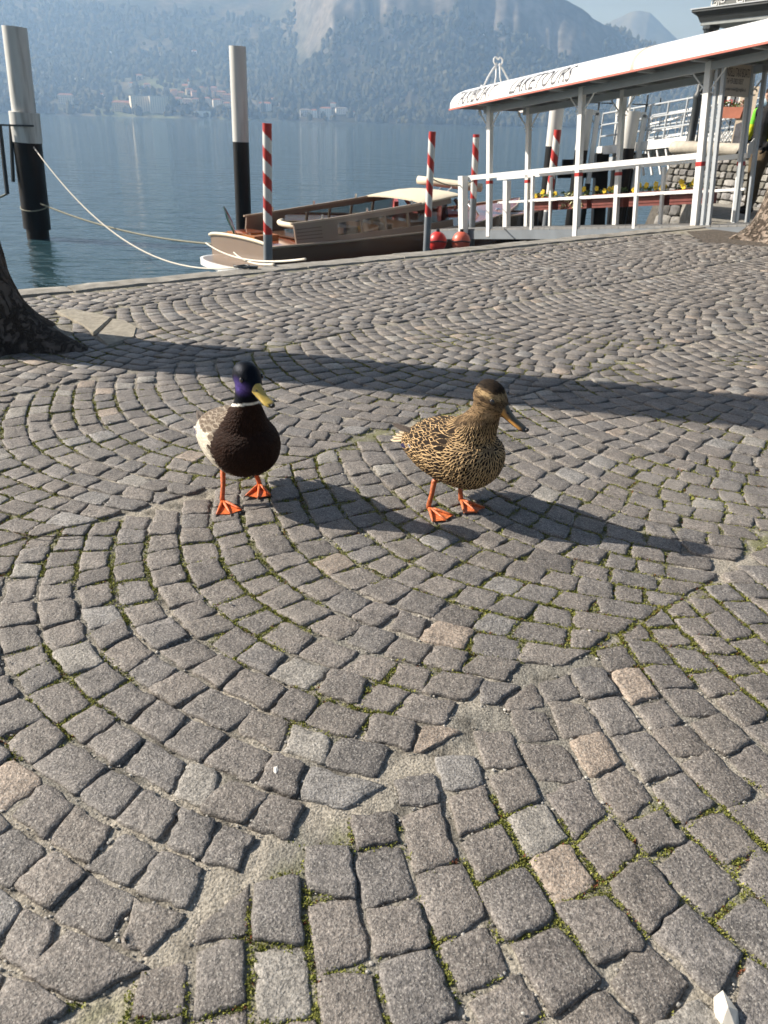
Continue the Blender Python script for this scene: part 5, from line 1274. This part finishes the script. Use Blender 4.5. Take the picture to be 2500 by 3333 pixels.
def figure(arm_l, arm_r, stride=.10):
    """standing adult 1.70 m, facing +x"""
    lm = [([(0,0,.92),(.01,0,1.05),(.015,0,1.22),(.0,0,1.36),(-.005,0,1.42)],[.155,.145,.165,.15,.08]), ([(0,0,1.40),(.015,0,1.48),(.02,0,1.52)],[.06,.052,.055]),
          ([(.02,0,1.50),(.03,0,1.53),(.03,0,1.58),(.025,0,1.63),(.02,0,1.675),(.015,0,1.70)],[.045,.072,.088,.09,.07,.02]), ([(.09,0,1.575),(.125,0,1.565)],[.02,.012])]
    for s, st in ((1,stride),(-1,-stride)):
        lm.append(([(0,s*.085,.95),(st*.4,s*.095,.72),(st*.6+.015,s*.095,.50),(st*.7-.01,s*.095,.28),(st*.8,s*.095,.09)],[.105,.092,.068,.062,.048]))
        lm.append(([(st*.8-.05,s*.095,.045),(st*.8+.03,s*.10,.05),(st*.8+.14,s*.105,.035),(st*.8+.19,s*.105,.03)],[.042,.046,.04,.025]))
    for s, a in ((1,arm_l),(-1,arm_r)):
        lm.append(([(0,s*.13,1.38),(0,s*.20,1.36)]+list(a[:2]),[.075,.072,.055,.042])); h = Vector(a[1]); d = (h-Vector(a[0])).normalized()
        lm.append(([h, h+d*.05, h+d*.10],[.036,.042,.034]))
        for k in range(4):
            e = Vector((.0,.018*(k-1.5),0)); lm.append(([h+d*.09+e, h+d*.13+e, h+d*(.165-.01*abs(k-1.5))+e+Vector((.01,0,0))],[.011,.010,.008]))
        lm.append(([h+d*.03+Vector((.03,0,0)), h+d*.07+Vector((.055,0,0)), h+d*.10+Vector((.06,0,0))],[.012,.011,.009]))
    return lm
def c_hivis(co):
    x, y, z = co.T; C = np.tile([.018,.019,.022], (len(co),1)); lg = z < .86; C[lg] = [.115,.085,.052]; C[z < .09] = [.03,.025,.02]
    arm = (np.abs(y) > .185) & (z > .80); C[arm & (z > 1.12)] = [.16,.52,.04]; C[arm & (z > .99) & (z <= 1.20)] = [.62,.66,.03]; C[arm & (z < .96)] = [.012,.012,.012]
    C[(z > 1.36) & (np.abs(y) < .12)] = [.02,.02,.02]; C[z > 1.49] = [.40,.26,.19]; C[(z > 1.60) | ((z > 1.5) & (x < -.02))] = [.03,.02,.015]; return C
def c_khaki(co):
    x, y, z = co.T; C = np.tile([.20,.165,.11], (len(co),1)); C[z < .80] = [.10,.14,.20]; C[z < .09] = [.04,.03,.025]; hand = (np.abs(y) > .17) & (z < .88) & (z > .6); C[hand] = [.42,.28,.2]
    C[z > 1.40] = [.24,.22,.17]; C[(z > 1.49) & (x > .02)] = [.42,.28,.2]; C[z > 1.62] = [.10,.08,.06]; return C
def c_blue(co):
    x, y, z = co.T; C = np.tile([.42,.52,.58], (len(co),1)); C[z < .90] = [.03,.04,.06]; C[z < .09] = [.03,.025,.02]; C[(np.abs(y) > .30)] = [.45,.3,.22]; C[z > 1.49] = [.45,.30,.22]; C[(z > 1.60) | ((z > 1.42) & (x < .0) & (np.abs(y) < .12))] = [.11,.05,.025]; return C
pf = P(2436,692); pf[2] = 0
w1 = person('person', 'person in black jacket with lime yellow sleeve and brown trousers behind the flaky trunk', Vector((pf[0]-.02,pf[1],.002)), R(205), figure([(.02,.27,1.14),(.12,.22,.95)], [(-.02,-.27,1.12),(.03,-.33,.88)]), c_hivis)
g_ = empty('folded_paper', Vector((pf[0]-.30,pf[1]-.24,.80))); tag(g_, 'white folded paper held by the person with the lime sleeve', 'paper')
MB().add([(0,0,0),(.10,.02,.03),(.12,.0,.16),(.04,-.02,.22),(-.02,0,.12),(0,.012,0),(.10,.032,.03),(.12,.012,.16),(.04,-.008,.22),(-.02,.012,.12)], [(0,1,2,3,4),(9,8,7,6,5),(0,5,6,1),(1,6,7,2),(2,7,8,3),(3,8,9,4),(4,9,5,0)]).build('sheet', M['white'], g_)
person('person', 'person in khaki coat with grey hood and blue jeans beside the flaky trunk', Vector((pf[0]+.40,pf[1]-.28,.002)), R(60), figure([(.0,.25,1.12),(.05,.24,.88)], [(.0,-.25,1.12),(.05,-.24,.88)]), c_khaki)
uu = u_at(1668,1.9); ps = T(uu,1.9,.004); person('person', 'seated person in light blue shirt with brown hair on the terrace', ps, R(190), seated([(.12,.30,1.18),(.30,.22,1.14)], [(.14,-.30,1.16),(.32,-.24,1.12)]), lambda co: c_blue(np.array(co)+np.array([0,0,.45])))
sc_ = empty('terrace_chair', ps, R(190)); tag(sc_, 'dark metal chair under the seated person on the terrace', 'chair')
MB().box(-.18,.26,-.22,.22,.36,.39).build('seat', M['iron'], sc_); MB().box(-.22,-.19,-.22,.22,.39,.85).build('backrest', M['iron'], sc_)
for ax_, ay_ in ((-.19,-.2),(-.19,.2),(.23,-.2),(.23,.2)): MB().bar((ax_,ay_,0),(ax_,ay_,.36),.03).build('leg', M['iron'], sc_)
# ================================================================ VILLAGE ACROSS THE LAKE
WALLS = {'cream': (.74,.66,.52), 'white': (.82,.80,.75), 'ochre': (.66,.50,.30), 'pink': (.70,.50,.42), 'grey': (.55,.54,.51)}
MW = {k: mat('render_'+k, v, .9, var=.06, vscale=.3) for k, v in WALLS.items()}
MR = {'red': mat('tile_red', (.27,.115,.07), .9, var=.2, vscale=.4), 'grey': mat('tile_grey', (.22,.20,.19), .9, var=.2, vscale=.4), 'flat': mat('roof_pale', (.55,.54,.50), .8)}
MWIN = mat('far_window', (.07,.08,.09), .3)
def house(label, px, py, wpx, hpx, wc, rc, dep=9., win=True, group=None, name='house', rise=.32):
    p, d = on_terr(px*K, py*K); s = d/2500*K; wd, ht = wpx*s, hpx*s
    o = empty(name, p, math.atan2(-p[0], p[1])+jit(.25)); tag(o, label, 'house' if name == 'house' else name.split('_')[-1], group); z0 = -4.
    MB().box(-wd/2,wd/2,0,dep,z0,ht).build('wall', MW[wc], o)
    if rc == 'flat': MB().box(-wd/2-.4,wd/2+.4,-.4,dep+.4,ht+.02,ht+.6).build('roof', MR['flat'], o)
    else:
        e, r_ = .5, min(wd,dep)*rise; i_ = min(wd,dep)*.42
        MB().add([(-wd/2-e,-e,ht+.02),(wd/2+e,-e,ht+.02),(wd/2+e,dep+e,ht+.02),(-wd/2-e,dep+e,ht+.02),(-wd/2+i_,dep/2,ht+r_),(wd/2-i_,dep/2,ht+r_)],[(0,1,5,4),(1,2,5),(2,3,4,5),(3,0,4),(3,2,1,0)]).build('roof', MR[rc], o)
    if win:
        nc, nf = max(2,int(wd/4.5)), max(1,int(ht/3.3))
        for i in range(nc):
            for j in range(nf):
                x = -wd/2+wd*(i+.5)/nc; z = ht*(j+.5)/nf; MB().box(x-.65,x+.65,-.08,.2,z-.95,z+.95).build('window', MWIN, o)
    return o
G = 'houses of the village across the lake'
house('long pale hotel block with flat roof on the far waterfront, beside its twin', 308,244,38,27,'cream','flat',14)
house('long pale hotel block with flat roof on the far waterfront, nearer the church', 346,245,33,28,'cream','flat',14)
house('long low ochre building left of the hotel blocks on the far waterfront', 268,243,40,16,'ochre','red',12)
house('small white boathouse on the far shore below the village', 437,252,30,9,'white','flat',8,False)
house('cream villa with red roof standing apart on the far shore', 144,226,26,15,'cream','red',10)
house('white villa on the far shore by the plain mooring pile', 572,242,24,14,'white','red',10)
house('tall white house with red roof on the far shore, largest of three', 703,256,22,17,'white','red',9)
house('narrow white house on the far shore beside the largest one', 678,254,11,12,'white','red',8)
house('low grey house at the end of the three white ones', 660,253,20,12,'grey','grey',8)
house('white house among poplars on the far shore', 738,248,22,11,'white','grey',8)
house('long flat white villa high on the wooded slope', 180,178,28,6,'white','flat',10,False)
house('pale farmhouse on the slope above the far shore', 300,172,14,7,'cream','red',8,False)
ch, d = on_terr(404*K,196*K); s = d/2500*K
c0 = empty('village_church', ch, math.atan2(-ch[0],ch[1])); tag(c0, 'village church with a slim bell tower among red roofs', 'church')
MB().box(-8*s,2*s,0,16,-4,8*s).build('nave', MW['cream'], c0); MB().add([(-8.4*s,-.5,8*s),(2.4*s,-.5,8*s),(2.4*s,16.5,8*s),(-8.4*s,16.5,8*s),(-8.4*s,8,11*s),(2.4*s,8,11*s)],[(0,1,5,4),(2,3,4,5),(1,2,5),(3,0,4),(3,2,1,0)]).build('roof', MR['red'], c0)
MB().box(2.7*s,5.6*s,2,6,-4,15*s).build('bell_tower', MW['white'], c0); MB().lathe([(2.4*s,15*s),(.2,21*s)],8,(4.1*s,4,0)).build('spire', MR['red'], c0)
rv = random.Random(12)
for (px, py, w_, h_, wc, rc) in [(378,206,13,8,'pink','red'),(392,212,14,9,'ochre','red'),(410,205,13,9,'cream','red'),(424,212,16,10,'pink','red'),(441,200,18,8,'ochre','red'),(455,212,15,10,'cream','red'),(462,200,13,8,'pink','red'),(478,212,18,10,'ochre','red'),(492,218,18,10,'pink','red'),
                                  (386,226,15,10,'cream','red'),(405,228,16,10,'pink','grey'),(425,229,16,11,'cream','red'),(446,227,15,11,'grey','red'),(470,230,16,11,'white','red'),(490,235,13,9,'cream','red'),(300,195,11,6,'cream','red'),(285,188,10,6,'white','red'),(318,190,12,6,'pink','red'),(220,216,13,9,'white','red'),(232,222,10,8,'cream','grey'),
                                  (12,236,12,12,'white','grey'),(30,240,14,7,'cream','red'),(115,240,14,6,'white','grey'),(640,246,14,8,'cream','red'),(610,232,13,7,'white','red'),(590,222,11,6,'cream','red'),(760,252,12,8,'cream','red'),(975,267,9,4,'white','grey'),(1062,268,10,4,'cream','red'),(720,232,11,6,'white','red'),(680,214,10,5,'cream','red'),(270,140,9,4,'white','red'),(240,118,9,4,'white','flat'),(350,120,9,4,'cream','red'),(420,116,10,4,'white','red'),(560,128,8,4,'cream','red'),(90,128,9,4,'white','red'),(60,196,10,5,'cream','red')]:
    col_ = {'pink':'pink','ochre':'ochre','cream':'cream','white':'white','grey':'grey'}[wc]; r_ = {'red':'red tiled roof','grey':'grey roof','flat':'flat roof'}[rc]
    up = 'high on the far wooded slope' if py < 150 else ('in the village cluster across the lake' if 370 < px < 500 else 'scattered along the far shore')
    house('small %s house with %s %s' % (col_, r_, up), px, py, w_, h_, wc, rc, 8., h_ >= 9, G)
cp_, d = on_terr(1047*K,80*K); co_ = empty('chapel', cp_, math.atan2(-cp_[0],cp_[1])); tag(co_, 'tiny white chapel perched on the cliff face', 'chapel')
MB().box(-6,6,0,8,-8,6).build('wall', MW['white'], co_); MB().add([(-6.5,-.5,6),(6.5,-.5,6),(6.5,8.5,6),(-6.5,8.5,6),(-6.5,4,9),(6.5,4,9)],[(0,1,5,4),(2,3,4,5),(1,2,5),(3,0,4),(3,2,1,0)]).build('roof', MR['red'], co_)

# ================================================================ SMALL THINGS ON THE SETTS
for (px, py, s_, cc, lab) in ((1566,2192,.030,(.62,.58,.50),'broken whitish stone chip lying between the setts'), (596,1668,.011,(.60,.58,.54),'small white pebble in a sett joint')):
    p = P(px*K, py*K); ch_ = empty('stone_chip', (p[0],p[1],.004)); tag(ch_, lab, 'stone'); mb = MB()
    vv = iv*np.array([s_*.55,s_,s_*.5])*(1+.45*(rng.random((12,1))-.5)); vv[:,2] = np.maximum(vv[:,2],-.006)
    mb.add([tuple(v) for v in vv], ifc); mb.build('chip', mat('pale_chip', cc, .8, var=.2, vscale=60), ch_)
p = P(95*K,1163*K); tw = MB(); tw.tube([(p[0]-.09,p[1]+.012,.012),(p[0]-.03,p[1]-.004,.010),(p[0]+.04,p[1]-.006,.010),(p[0]+.12,p[1]+.004,.011)],[.0022,.002,.0018,.001],6)
tag(tw.build('twig', M['bark'], None, smooth=True), 'thin dark twig lying across the setts', 'twig')
